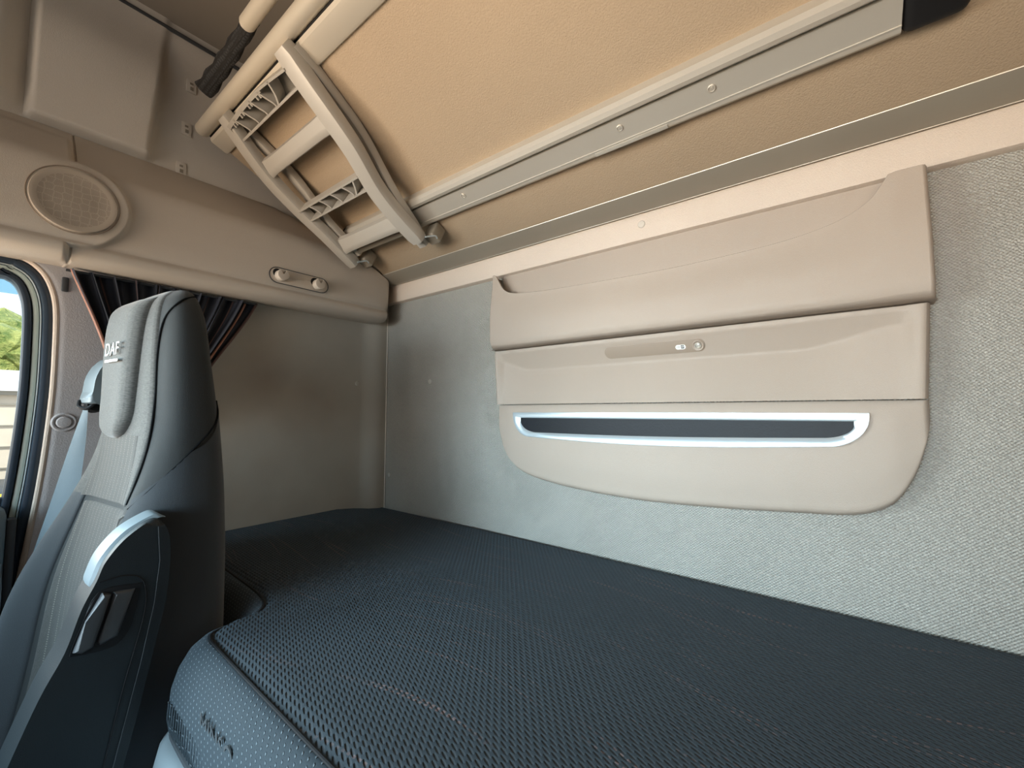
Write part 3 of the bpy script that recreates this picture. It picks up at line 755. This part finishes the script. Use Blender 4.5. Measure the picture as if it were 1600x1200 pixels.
# ribbed treads: open lattice of curved ribs
def lattice(s0, s1, cells, arch=0., teeth=False):
    sm = (s0+s1)/2; xl, xr = lxl(sm)+.012, lxr(sm)-.014; o = loff(sm)+.000; dep = .030; tk = .0022
    bm = B_()
    def wall(pts, th=tk):
        P = smoothline([(a, b, 0) for a, b in pts], 4)
        L = []; Rr = []
        for i, p in enumerate(P):
            t = (P[min(i+1, len(P)-1)]-P[max(i-1, 0)]).normalized(); nn = Vector((-t.y, t.x, 0))*th/2
            L.append((p.x+nn.x, p.y+nn.y)); Rr.append((p.x-nn.x, p.y-nn.y))
        A = [[bm.verts.new(Bk(a, s, oo)) for a, s in seq] for oo in (o, o-dep) for seq in (L, Rr)]
        for i in range(len(P)-1):
            bm.faces.new((A[0][i], A[0][i+1], A[1][i+1], A[1][i])); bm.faces.new((A[0][i], A[2][i], A[2][i+1], A[0][i+1]))
            bm.faces.new((A[1][i], A[1][i+1], A[3][i+1], A[3][i])); bm.faces.new((A[2][i], A[3][i], A[3][i+1], A[2][i+1]))
        bm.faces.new((A[0][0], A[1][0], A[3][0], A[2][0])); bm.faces.new((A[0][-1], A[2][-1], A[3][-1], A[1][-1]))
    def st(x): u = (x-xl)/(xr-xl); return s1 + arch*math.sin(math.pi*min(1, u*.9+.1))
    wall([(lerp(xl, xr, u), s0) for u in lin(6)], .0045)
    wall([(lerp(xl, xr, u), st(lerp(xl, xr, u))) for u in lin(10)], .0045)
    wall([(xl, s0), (xl-.002, sm), (xl, s1)], .003)
    x = xl; wd = (xr-xl)
    for c in cells:
        x = xl+wd*c
        wall([(x+.004, s0), (x+.005, lerp(s0, s1, .25)), (x-.001, lerp(s0, s1, .65)), (x-.010, st(x)-.0005)], .0042)
    xk = xl+wd*(cells[-1]+.02)
    wall([(xk+.006, s0), (xk+.022, sm), (xk+.034, s1+arch*.8)], .0042)
    if teeth:
        for c in cells:
            for dx in (-.012, -.024):
                xx = xl+wd*c+dx
                if xx > xl: wall([(xx, st(xx)-.013), (xx+.001, st(xx)-.006)], .005)
        wall([(lerp(xl, xl+wd*cells[-1], u), st(lerp(xl, xr, u*.6))-.004) for u in lin(6)], .004)
    lt = part('ribbed_tread', bm, M['ladder'], lad, smooth=False)
    # tread floor behind the ribs
    bm = B_()
    ptsf = [(lerp(xl, xr, u), s0) for u in lin(6)] + [(lerp(xr, xl, u), st(lerp(xr, xl, u))) for u in lin(10)]
    prism(bm, ptsf, (o-dep-.002, o-dep), lambda a, b, t: Bk(a, b, t)); part('tread_back', bm, M['treadshade'], lt, smooth=False)
lattice(.545, .578, (.17, .33, .49, .64), arch=.010, teeth=True)
lattice(.326, .360, (.22, .40, .59, .78))
# chrome clips at the foot
for x, s in ((.150, .142), (.462, .140)):
    bm = B_(); box(bm, (x-.016, s-.030, .002), (x+.022, s+.006, .050), .006, M=Bv, seg=3); cl = part('foot_clip', bm, M['alud'], lad)
    bm = B_(); tube(bm, smoothline([Bk(x+.019, s+.016, .072), Bk(x+.021, s+.006, .060), Bk(x+.026, s-.004, .050), Bk(x+.022, s-.014, .048)], 5), .0022, 8); part('clip_spring', bm, M['silver'], cl)
bm = B_(); box(bm, (.17, .168, .034), (.44, .184, .052), .005, M=Bv, seg=2); part('inner_crossbar', bm, M['alud'], lad)

# ================================================================== MATTRESS
mat = thing('lower_mattress', (1.1, -.35, -.14), 'dark blue-grey quilted mattress of the lower bunk with copper stitching', 'mattress')
front = [(0, -.572), (.2, -.573), (.34, -.575), (.42, -.578), (.47, -.584), (.500, -.594), (.517, -.608), (.527, -.626), (.531, -.648), (.532, -.668), (.537, -.682), (.552, -.690), (.60, -.694), (.9, -.700), (1.4, -.706), (2.29, -.712)]
fc = smoothline([(a, b, 0) for a, b in front], 5)
def topz(x, y):
    return .020*math.exp(-(x/.20)**2)*ss(-.02, -.18, y) + .004*math.sin(3*x)*.5
bm = B_(); cols = []
for p in fc:
    yb = -.003
    cols.append([bm.verts.new((p.x if p.x > .003 else .003, lerp(p.y, yb, v), topz(p.x, lerp(p.y, yb, v)) - .006*(1-ss(0, .03, v))*(1 if p.x > .5 else 1) - .004*ss(.985, 1, v))) for v in (0, .006, .015, .03, .06, .1, .2, .3, .4, .5, .6, .7, .8, .9, .96, .985, 1)])
for i in range(len(cols)-1):
    for j in range(len(cols[0])-1): bm.faces.new((cols[i][j], cols[i+1][j], cols[i+1][j+1], cols[i][j+1]))
part('quilted_top', bm, M['mattress'], mat, ang=80)
# rounded front band following the front edge
def nrm2(i):
    t = (fc[min(i+1, len(fc)-1)]-fc[max(i-1, 0)]).normalized(); return Vector((t.y, -t.x, 0))
sec = [(0, -.0065), (.004, -.005), (.012, -.008), (.026, -.020), (.038, -.042), (.045, -.066), (.046, -.092), (.042, -.112), (.034, -.122), (.0, -.125)]
bm = B_(); rings = []
for i, p in enumerate(fc):
    n_ = nrm2(i); z0 = topz(p.x, p.y)
    rings.append([bm.verts.new((max(.003, p.x+n_.x*o), p.y+n_.y*o, z0+z)) for o, z in sec])
for i in range(len(rings)-1):
    for j in range(len(sec)-1): bm.faces.new((rings[i][j], rings[i+1][j], rings[i+1][j+1], rings[i][j+1]))
part('side_band', bm, M['mband'], mat, ang=80)
bm = B_(); tube(bm, [(p.x, p.y, topz(p.x, p.y)-.0055) for p in fc], .0022, 8); part('seam_piping', bm, M['black'], mat)
bm = B_(); tube(bm, [(max(.004, p.x+nrm2(i).x*.040), p.y+nrm2(i).y*.040, -.119) for i, p in enumerate(fc)], .0045, 8); part('lower_piping', bm, M['dark'], mat)
# ribs on the lower band, and woven lettering
bm = B_()
x = .56
while x < 2.2:
    tube(bm, [(x, -.7398-.0045*(x-.6)*1.2, -.066), (x+.001, -.7412-.0045*(x-.6)*1.2, -.088), (x+.002, -.7380-.0045*(x-.6)*1.2, -.108)], .0012, 6); x += .0095
tag(part('band_ribs', bm, M['mband'], mat), kind='stuff')
bm = B_(); text_mesh(bm, 'MINSO', .030, .0008, lambda c: Vector((.725+c.x*1.15, -.7358-.00028*c.y/.01 - .0045*.12 - c.z, -.046+c.y)))
part('woven_lettering', bm, M['seatbol'], mat, smooth=False)
# ---- bunk base below the mattress, silver moulded front
bs = thing('lower_bunk_base', (1.2, -.35, ZF), 'silver grey moulded front panel of the lower bunk base', 'bunk base')
bm = B_(); pts = [(max(.004, p.x+nrm2(i).x*.030), p.y+nrm2(i).y*.030) for i, p in enumerate(fc)]
outl = pts + [(2.29, -.004), (.004, -.004)]
prism(bm, outl, (ZF+.002, -.128), lambda a, b, t: Vector((a, b, t))); part('base_box', bm, M['dark'], bs)
bm = B_(); rings = []
for i, p in enumerate(fc):
    if p.x < .535: continue
    n_ = nrm2(i)
    rings.append([bm.verts.new((p.x+n_.x*o, p.y+n_.y*o, z)) for o, z in ((.034, -.129), (.046, -.130), (.056, -.142), (.062, -.17), (.064, -.26), (.060, -.60), (.05, ZF+.003), (.030, ZF+.003), (.031, -.129))])
for i in range(len(rings)-1):
    for j in range(9): bm.faces.new((rings[i][j], rings[i+1][j], rings[i+1][(j+1) % 9], rings[i][(j+1) % 9]))
bm.faces.new(rings[0]); bm.faces.new(rings[-1][::-1])
part('front_panel', bm, M['silver'], bs, ang=50)

# ================================================================== DRIVER SEAT
SC = Vector((.285, -.700, 0)); SA = R_(7)
seat = thing('driver_seat', (SC.x, SC.y, ZF), 'dark grey driver seat with heather headrest in front of the curtain', 'seat')
ca, sa = math.cos(SA), math.sin(SA)
def S(lx, ly, z): return Vector((SC.x + lx*ca - ly*sa, SC.y + lx*sa + ly*ca, z))
# tables over height z: half width, front y (centre), rear y, bolster protrusion, squareness
tA = [(-.62, .200), (-.30, .205), (-.10, .203), (.02, .198), (.10, .190), (.18, .174), (.26, .156), (.34, .147), (.44, .142), (.49, .137), (.528, .124), (.553, .103), (.567, .070), (.573, .020)]
tF = [(-.62, -.155), (-.30, -.135), (-.10, -.110), (.05, -.097), (.15, -.080), (.25, -.064), (.35, -.058), (.46, -.056), (.51, -.052), (.543, -.042), (.560, -.024), (.573, -.005)]
tR = [(-.62, .055), (-.3, .060), (.0, .060), (.20, .060), (.33, .052), (.44, .035), (.51, .025), (.55, .015), (.568, .008), (.573, .004)]
tB = [(-.62, .08), (-.30, .085), (-.10, .078), (.0, .068), (.10, .045), (.18, .024), (.26, .008), (.34, .0), (.6, 0)]
def sect(z, lx, front=True, grow=0.):
    a = interp(tA, z)+grow*.6; yf = interp(tF, z)-grow; yr = interp(tR, z)+grow; m = (yf+yr)/2; b = (yr-yf)/2
    n = 3.0
    q = max(0, 1-(min(1, abs(lx)/a))**n)**(1/n)
    if not front: return m+b*q
    bp = interp(tB, z)*math.exp(-((abs(lx)-.76*a)/(.22*a))**2)*min(1, q*1.6)
    return m-b*q-bp
zs = sorted(set([round(v, 4) for v in lin(60, -.62, .50)] + [.51, .523, .536, .546, .555, .561, .566, .570, .573]))
def around(z, n=64, grow=0.):
    a = interp(tA, z)+grow*.6; out = []
    for k in range(n):
        t = 2*math.pi*k/n; c, s = math.cos(t), math.sin(t)
        lx = a*math.copysign(abs(c)**(2/3.0), c)
        out.append(S(lx, sect(z, lx, s < 0, grow), z))
    return out
bm = B_(); rings = [[bm.verts.new(p) for p in around(z)] for z in zs]
for i in range(len(rings)-1):
    for k in range(64): bm.faces.new((rings[i][k], rings[i][(k+1) % 64], rings[i+1][(k+1) % 64], rings[i+1][k]))
bm.faces.new(rings[0][::-1]); bm.faces.new(rings[-1])
back = part('backrest', bm, M['seatside'], seat, ang=80)
# front covers: patches that sit on the front surface
def patch(name, z0, z1, w0, w1, lift, mat, nz=44, nx=26, parent=None, rnd=0.):
    bm = B_()
    def f(k, u):
        z = lerp(z0, z1, k); a = interp(tA, z)
        lo, hi = w0(z)*a, w1(z)*a; lx = lerp(lo, hi, u)
        ed = min(1, min(u, 1-u)/.06, (k/.02 if z0 > -.6 else 1), (1-k)/.02)
        l = lift*math.sqrt(max(0, 1-(1-ed)**2)) - .002*(ed < .01)
        return S(lx, sect(z, lx)-l, z)
    grid(bm, f, sorted(set([0, .005, .012, .02] + lin(nz) + [.98, .988, .995, 1])), sorted(set([0, .008, .02, .04] + lin(nx) + [.96, .98, .992, 1])))
    return part(name, bm, mat, parent or seat, ang=80)
patch('front_cover', .185, .566, lambda z: -.93, lambda z: interp([(.18, .62), (.3, .71), (.5, .72), (.57, .76)], z), .0045, M['heather'])
# narrowing V of grey fabric below, between the bolsters
patch('centre_panel', -.55, .178, lambda z: -.52, lambda z: interp([(-.6, .50), (.1, .52), (.16, .60), (.18, .80)], z), .004, M['dotted'])
patch('left_bolster_cover', -.55, .22, lambda z: -.97, lambda z: -.54, .004, M['seatbol'])
patch('right_bolster_cover', -.55, .15, lambda z: .54, lambda z: .97, .004, M['seatbol'])
patch('stitched_band', .185, .30, lambda z: -.60, lambda z: .55, .0056, M['dotted'])
# headrest pad: raised U
bm = B_()
def padf(k, u):
    z = lerp(.292, .548, k)
    hwid = .064*math.sqrt(max(0, 1-max(0, (.345-z)/.053)**2)) + .0
    hwid += .014*ss(.30, .52, z)
    lx = lerp(-hwid, hwid, u) - .012
    e = min(1, min(u, 1-u)/.22); el = min(1, (1-k)/.12, max(k, 0)/.10)
    l = .004 + .017*math.sqrt(max(0, 1-(1-e)**2))*math.sqrt(max(0, 1-(1-el)**2))
    if u in (0, 1) or k == 0: l = .002
    return S(lx, sect(z, lx)-l, z)
grid(bm, padf, sorted(set([0, .004, .01, .02, .035] + lin(40))), sorted(set([0, .01, .025, .05, .08] + lin(24) + [.92, .95, .975, .99, 1])))
pad = part('headrest_pad', bm, M['heather'], seat, ang=80)
bm = B_()
def onpad(lx, z, l=.0285): return S(lx, sect(z, lx)-l, z)
text_mesh(bm, 'DAF', .033, .0010, lambda c: onpad(.004+c.x*1.05, .450+c.y, .0262+c.z)); part('lettering', bm, M['logo'], pad, smooth=False)['label'] = 'silver embroidered letters'
bm = B_(); prism(bm, [(-.026, .428), (.034, .428), (.034, .4325), (-.026, .4325)], (.0255, .0265), lambda a, b, t: onpad(a, b, t)); part('logo_bar', bm, M['logo'], pad, smooth=False)
# seams down the side and the diagonal seam of the lower cover
def sidept(fr, z, out=.0015):
    """point on the inboard (camera) side, fr 0=front .. 1=rear"""
    a = interp(tA, z); t = lerp(-math.pi*.36, math.pi*.42, fr)
    lx = a*abs(math.cos(t))**(2/3.0); ly = sect(z, lx, t < 0)
    c = (interp(tF, z)+interp(tR, z))/2
    d = Vector((lx, (ly-c), 0)).normalized()*out
    return S(lx+d.x, ly+d.y, z)
bm = B_(); tube(bm, smoothline([sidept(f, z) for f, z in ((.60, .552), (.35, .535), (.14, .500), (.085, .44), (.08, .36), (.075, .28), (.06, .22), (.05, .19))], 6), .0016, 6); part('front_seam', bm, M['seam'], back)
bm = B_(); tube(bm, smoothline([sidept(f, z) for f, z in ((.80, .36), (.62, .32), (.40, .265), (.20, .215), (.10, .185))], 6), .0016, 6); part('diagonal_seam', bm, M['seam'], back)
# lower side cover
bm = B_()
grid(bm, lambda k, f: sidept(lerp(.10, .86, f), lerp(-.55, lerp(.20, .365, f), k), .003), lin(40), lin(16)); part('lower_side_cover', bm, M['seatbol'], back, ang=80)
# seat cushion, pedestal
bm = B_(); rings = []
for ly, hw, z0, z1 in ((.02, .22, -.60, -.36), (-.05, .245, -.62, -.33), (-.2, .255, -.62, -.335), (-.4, .255, -.61, -.33), (-.52, .245, -.60, -.325), (-.58, .22, -.58, -.34), (-.60, .18, -.54, -.40)):
    rr = []
    for k in range(32):
        t = 2*math.pi*k/32; c, s = math.cos(t), math.sin(t)
        lx = hw*math.copysign(abs(c)**.5, c); zz = (z0+z1)/2+(z1-z0)/2*math.copysign(abs(s)**.5, s)
        if s > 0: zz += .045*math.exp(-((abs(lx)-.8*hw)/(.18*hw))**2)
        rr.append(bm.verts.new(S(lx, ly, zz)))
    rings.append(rr)
for i in range(len(rings)-1):
    for k in range(32): bm.faces.new((rings[i][k], rings[i][(k+1) % 32], rings[i+1][(k+1) % 32], rings[i+1][k]))
bm.faces.new(rings[0]); bm.faces.new(rings[-1][::-1])
part('seat_cushion', bm, M['seatbol'], seat, ang=80)
bm = B_(); prism(bm, [(-.20, .0), (.20, .0), (.16, -.5), (-.16, -.5)], (ZF, -.58), lambda a, b, t: S(a, b, t), .02); part('pedestal', bm, M['seatplastic'], seat)
# armrest, folded upright on the inboard side
AX = .492
armo = [(-.755, .181), (-.785, .163), (-.806, .135), (-.815, .109), (-.828, .076), (-.841, .027), (-.861, -.020), (-.885, -.093), (-.915, -.19), (-.94, -.30), (-.93, -.36), (-.86, -.37), (-.815, -.30), (-.778, -.161), (-.748, .001), (-.738, .063), (-.735, .119), (-.7395, .160)]
so_ = [(p.x, p.y) for p in smoothline([(a, b, 0) for a, b in armo], 5, closed=True)]
bm = B_(); prism(bm, so_, (AX-.045, AX+.022), lambda a, b, t: Vector((t, a, b)), .014, 5)
arm = part('armrest', bm, M['seatplastic'], seat, ang=60)
# pale nose trim at the tip of the armrest
bm = B_(); rings = []
for (y, z) in [(p.x, p.y) for p in smoothline([(-.746, .184, 0), (-.757, .1832, 0), (-.786, .166, 0), (-.808, .1375, 0), (-.8175, .110, 0), (-.819, .100, 0)], 6)]:
    rings.append([bm.verts.new(Vector((x, y+dy, z+dz))) for x, dy, dz in ((AX-.040, .002, -.002), (AX-.036, -.0015, .001), (AX-.012, -.0025, .0018), (AX+.004, -.0008, .0006), (AX+.010, .005, -.004), (AX+.006, .006, -.004))])
for i in range(len(rings)-1):
    for k in range(6): bm.faces.new((rings[i][k], rings[i][(k+1) % 6], rings[i+1][(k+1) % 6], rings[i+1][k]))
bm.faces.new(rings[0]); bm.faces.new(rings[-1][::-1])
part('nose_trim', bm, M['cap'], arm)['label'] = 'pale grey tip trim'
# rotary lever set into its side
lev = [(-.812, .096), (-.772, .094), (-.768, .090), (-.776, .040), (-.786, .022), (-.800, .016), (-.832, .020), (-.836, .026), (-.826, .060)]
bm = B_(); prism(bm, [(p.x, p.y) for p in smoothline([(a, b, 0) for a, b in lev], 3, closed=True)], (AX+.010, AX+.0235), lambda a, b, t: Vector((t, a, b)), .002)
lv = part('lever_recess', bm, M['black'], arm)
bm = B_(); hl = [(-.809, .094), (-.800, .090), (-.808, .058), (-.815, .026), (-.826, .022), (-.834, .026), (-.824, .062)]
prism(bm, hl, (AX+.016, AX+.030), lambda a, b, t: Vector((t, a, b)), .004); part('tilt_lever', bm, M['dark'], lv)
bm = B_(); hl = [(-.798, .092), (-.774, .089), (-.790, .030), (-.808, .024), (-.812, .030), (-.803, .060)]
prism(bm, hl, (AX+.016, AX+.0275), lambda a, b, t: Vector((t, a, b)), .005); part('tilt_lever', bm, M['dark'], lv)
bm = B_(); tube(bm, [(AX+.0238, -.752, .170), (AX+.0238, -.748, .120), (AX+.0238, -.752, .06), (AX+.0238, -.764, -.02), (AX+.0238, -.790, -.16)], .0005, 6); part('edge_line', bm, M['dark'], arm)
bm = B_(); tube(bm, smoothline([(AX+.0225, -.812, .108), (AX+.0228, -.790, .110), (AX+.0228, -.770, .102), (AX+.0228, -.762, .08), (AX+.0228, -.764, .04), (AX+.0228, -.782, -.05), (AX+.0228, -.80, -.16)], 5), .0009, 6); part('panel_joint', bm, M['black'], arm)
# belt outlet on the outboard shoulder
bm = B_(); pr_ = [(-.150, .395), (-.140, .440), (-.118, .470), (-.098, .480), (-.085, .470), (-.09, .40), (-.11, .36), (-.145, .355)]
def S2(a, b, t): return S(t, a+.055, b)
cp = [(-.066, .380), (-.062, .412), (-.048, .442), (-.030, .452), (-.005, .448), (-.005, .36), (-.05, .356), (-.070, .358)]
prism(bm, [(p.x, p.y) for p in smoothline([(a, b, 0) for a, b in cp], 3, closed=True)], (-.205, -.140), lambda a, b, t: S(t, a, b), .008); so2 = part('belt_outlet', bm, M['cap'], seat)
bm = B_(); lathe(bm, [(0, -.012), (.013, -.012), (.015, 0), (.013, .012), (0, .012)], S(-.185, -.052, .352), (1, .1, .2), 20); part('belt_roller', bm, M['black'], so2)
# ---- seat belt
belt = thing('seat_belt', (.08, -.80, -.25), 'grey seat belt webbing hanging from the seat shoulder beside the pillar', 'seat belt')
bm = B_()
A = smoothline([(.108, -.788, .352), (.080, -.802, .27), (.052, -.822, .15), (.036, -.846, .02), (.030, -.87, -.12), (.03, -.90, -.35)], 6)
Bp = smoothline([(.118, -.784, .350), (.098, -.782, .27), (.085, -.788, .15), (.078, -.806, .02), (.072, -.83, -.12), (.07, -.86, -.35)], 6)
vs_ = []
for th in (0, .0014):
    vs_.append([[bm.verts.new(lerp(a, b, u) + Vector((th + .002*math.sin(u*3.14), 0, 0))) for u in lin(6)] for a, b in zip(A, Bp)])
for g_ in vs_:
    for i in range(len(g_)-1):
        for j in range(6): bm.faces.new((g_[i][j], g_[i+1][j], g_[i+1][j+1], g_[i][j+1]))
part('webbing', bm, M['belt'], belt, ang=80)
bm = B_(); tube(bm, smoothline([(.100, -.794, .362), (.110, -.796, .350), (.122, -.786, .346), (.126, -.776, .356)], 4), .0035, 8); part('belt_loop', bm, M['black'], belt)

# ================================================================== CURTAIN bunched behind the seat
cur = thing('side_curtain', (.05, -.62, .35), 'navy curtain with copper stripes gathered behind the driver seat', 'curtain')
def curt(u, v):
    # u: 0 at the door edge .. 1 towards the corner; v: 0 top .. 1 tie point
    y = lerp(-.817, -.452, u); tie_y = lerp(-.735, -.612, u); tz = lerp(.31, .33, u)
    zt = .644
    yy = lerp(y, tie_y, ss(0, 1, v)*.35+v*.65) + (.020*math.sin(math.pi*v) if u < .5 else -.006*math.sin(math.pi*v))*abs(1-2*u)
    zz = lerp(zt, tz, v)
    ph = 2*math.pi*(9.0*u**.85)
    amp = lerp(.014, .006, v)*(.6+.4*math.sin(7*u+1))
    return Vector((.030 + amp*math.sin(ph) + .006*math.sin(ph*2.3+v*3) + .015*v, yy + .006*math.cos(ph)*(1-v), zz))
bm = B_(); us_, vs_ = lin(220), lin(24)
g_ = grid(bm, curt, us_, vs_); uvl = bm.loops.layers.uv.new('UVMap'); idx = {}
for i, u in enumerate(us_):
    for j, v in enumerate(vs_): idx[g_[i][j]] = (u, v)
for f in bm.faces:
    for l in f.loops: l[uvl].uv = idx[l.vert]
part('cloth', bm, M['curtain'], cur, ang=80)
bm = B_(); tube(bm, [curt(0, v)+Vector((.002, 0, 0)) for v in lin(24)], .0032, 8); part('copper_hem', bm, M['copper'], cur)['label'] = 'copper-coloured hem'
bm = B_(); tube(bm, [curt(1, v)+Vector((.003, 0, 0)) for v in lin(24)], .0028, 8); part('end_hem', bm, M['curtain'], cur)
bm = B_(); tube(bm, [curt(.955, v)+Vector((.006, 0, 0)) for v in lin(24)], .0026, 8); part('copper_stripe', bm, M['copper'], cur)
bm = B_(); tube(bm, [(.03, -.82, .641), (.03, -.45, .641)], .003, 8); part('curtain_track', bm, M['dark'], cur)

# ================================================================== OUTSIDE (seen through the door window)
def leafy():
    N = NT('hedge_leaves'); f = N.noise(5, 6, .7)
    N.link(N.mix(N.ramp(f, .35, .65), (.16, .26, .05), (.80, .80, .25)), N.b.inputs['Base Color']); N.bump(f, 1, .3); return N.m
M['leaf'] = leafy()
M['ground'] = plain('pale_concrete_yard', (.5, .48, .45), .9)
M['plank'] = plain('beige_cladding', (.66, .56, .44), .8)
M['fascia'] = plain('white_fascia', (.85, .85, .85), .6)
GZ = -2.3
bm = B_(); box(bm, (-60, -40, GZ-.1), (-3, 30, GZ)); tag(finish('ground', bm, M['ground'], None, smooth=False), kind='structure')
def clump(name, c, r, h, label, n=60, seed=1):
    rnd = random.Random(seed); bm = B_()
    for i in range(n):
        a = rnd.uniform(0, 6.28); rad = rnd.uniform(0, 1)**.5; zz = rnd.uniform(0, 1)
        rr = r*rad*math.sqrt(max(.15, 1-(zz-.35)**2*1.6))
        p = Vector((c[0]+rr*math.cos(a)*.6, c[1]+rr*math.sin(a), c[2]+h*(.12+.76*zz)))
        s = rnd.uniform(.28, .5)*r*.45
        res = bmesh.ops.create_icosphere(bm, subdivisions=2, radius=s)
        for v in res['verts']:
            v.co = v.co*(1+rnd.uniform(-.18, .18)) + p
    tree = thing(name, c, label, 'tree')
    part('foliage', bm, M['leaf'], tree, smooth=False)
    bm = B_(); tube(bm, [c, (c[0], c[1], c[2]+h*.5)], [.2, .12], 10); part('trunk', bm, M['plank'], tree)
bm = B_(); box(bm, (-9.3, -14, GZ), (-9.0, 10, .63)); bd = thing('garden_building', (-9.1, -2, GZ), 'low beige building with horizontal boards and white fascia outside', 'building')
part('wall', bm, M['plank'], bd, smooth=False)
bm = B_()
for k in range(9): box(bm, (-9.0, -14, GZ+.1+k*.33), (-8.975, 10, GZ+.1+k*.33+.02))
tag(part('board_joints', bm, M['alud'], bd, smooth=False), kind='stuff')
bm = B_(); box(bm, (-9.4, -14.2, .66), (-8.85, 10.2, .98)); part('fascia', bm, M['fascia'], bd, smooth=False)
bm = B_(); box(bm, (-8.98, -14.1, .60), (-8.9, 10.1, .66)); part('gutter', bm, M['alud'], bd, smooth=False)
clump('bushy_tree', (-13.5, -.6, GZ), 2.6, 5.1, 'bushy yellow-green tree behind the beige building outside the door window', n=110, seed=5)
van = thing('parked_trailer', (-7.4, -1.8, GZ), 'dark parked trailer with a yellow stripe outside the door window', 'trailer')
bm = B_(); box(bm, (-8.2, -4.0, GZ+.55), (-6.6, .2, -.62), .06); part('body', bm, M['dark'], van)
bm = B_(); box(bm, (-6.61, -4.0, -.72), (-6.585, .2, -.64)); part('yellow_stripe', bm, plain('yellow_paint', (.8, .55, .05), .5), van)
bm = B_(); box(bm, (-6.60, -.62, -1.12), (-6.58, -.36, -.86), .01); part('white_plate', bm, M['white'], van)
for y in (-3.2, -.6):
    for x in (-8.1, -6.7):
        bm = B_(); lathe(bm, [(0, -.12), (.30, -.12), (.34, -.08), (.34, .08), (.30, .12), (0, .12)], (x, y, GZ+.34), (1, 0, 0), 28); part('wheel', bm, M['black'], van)
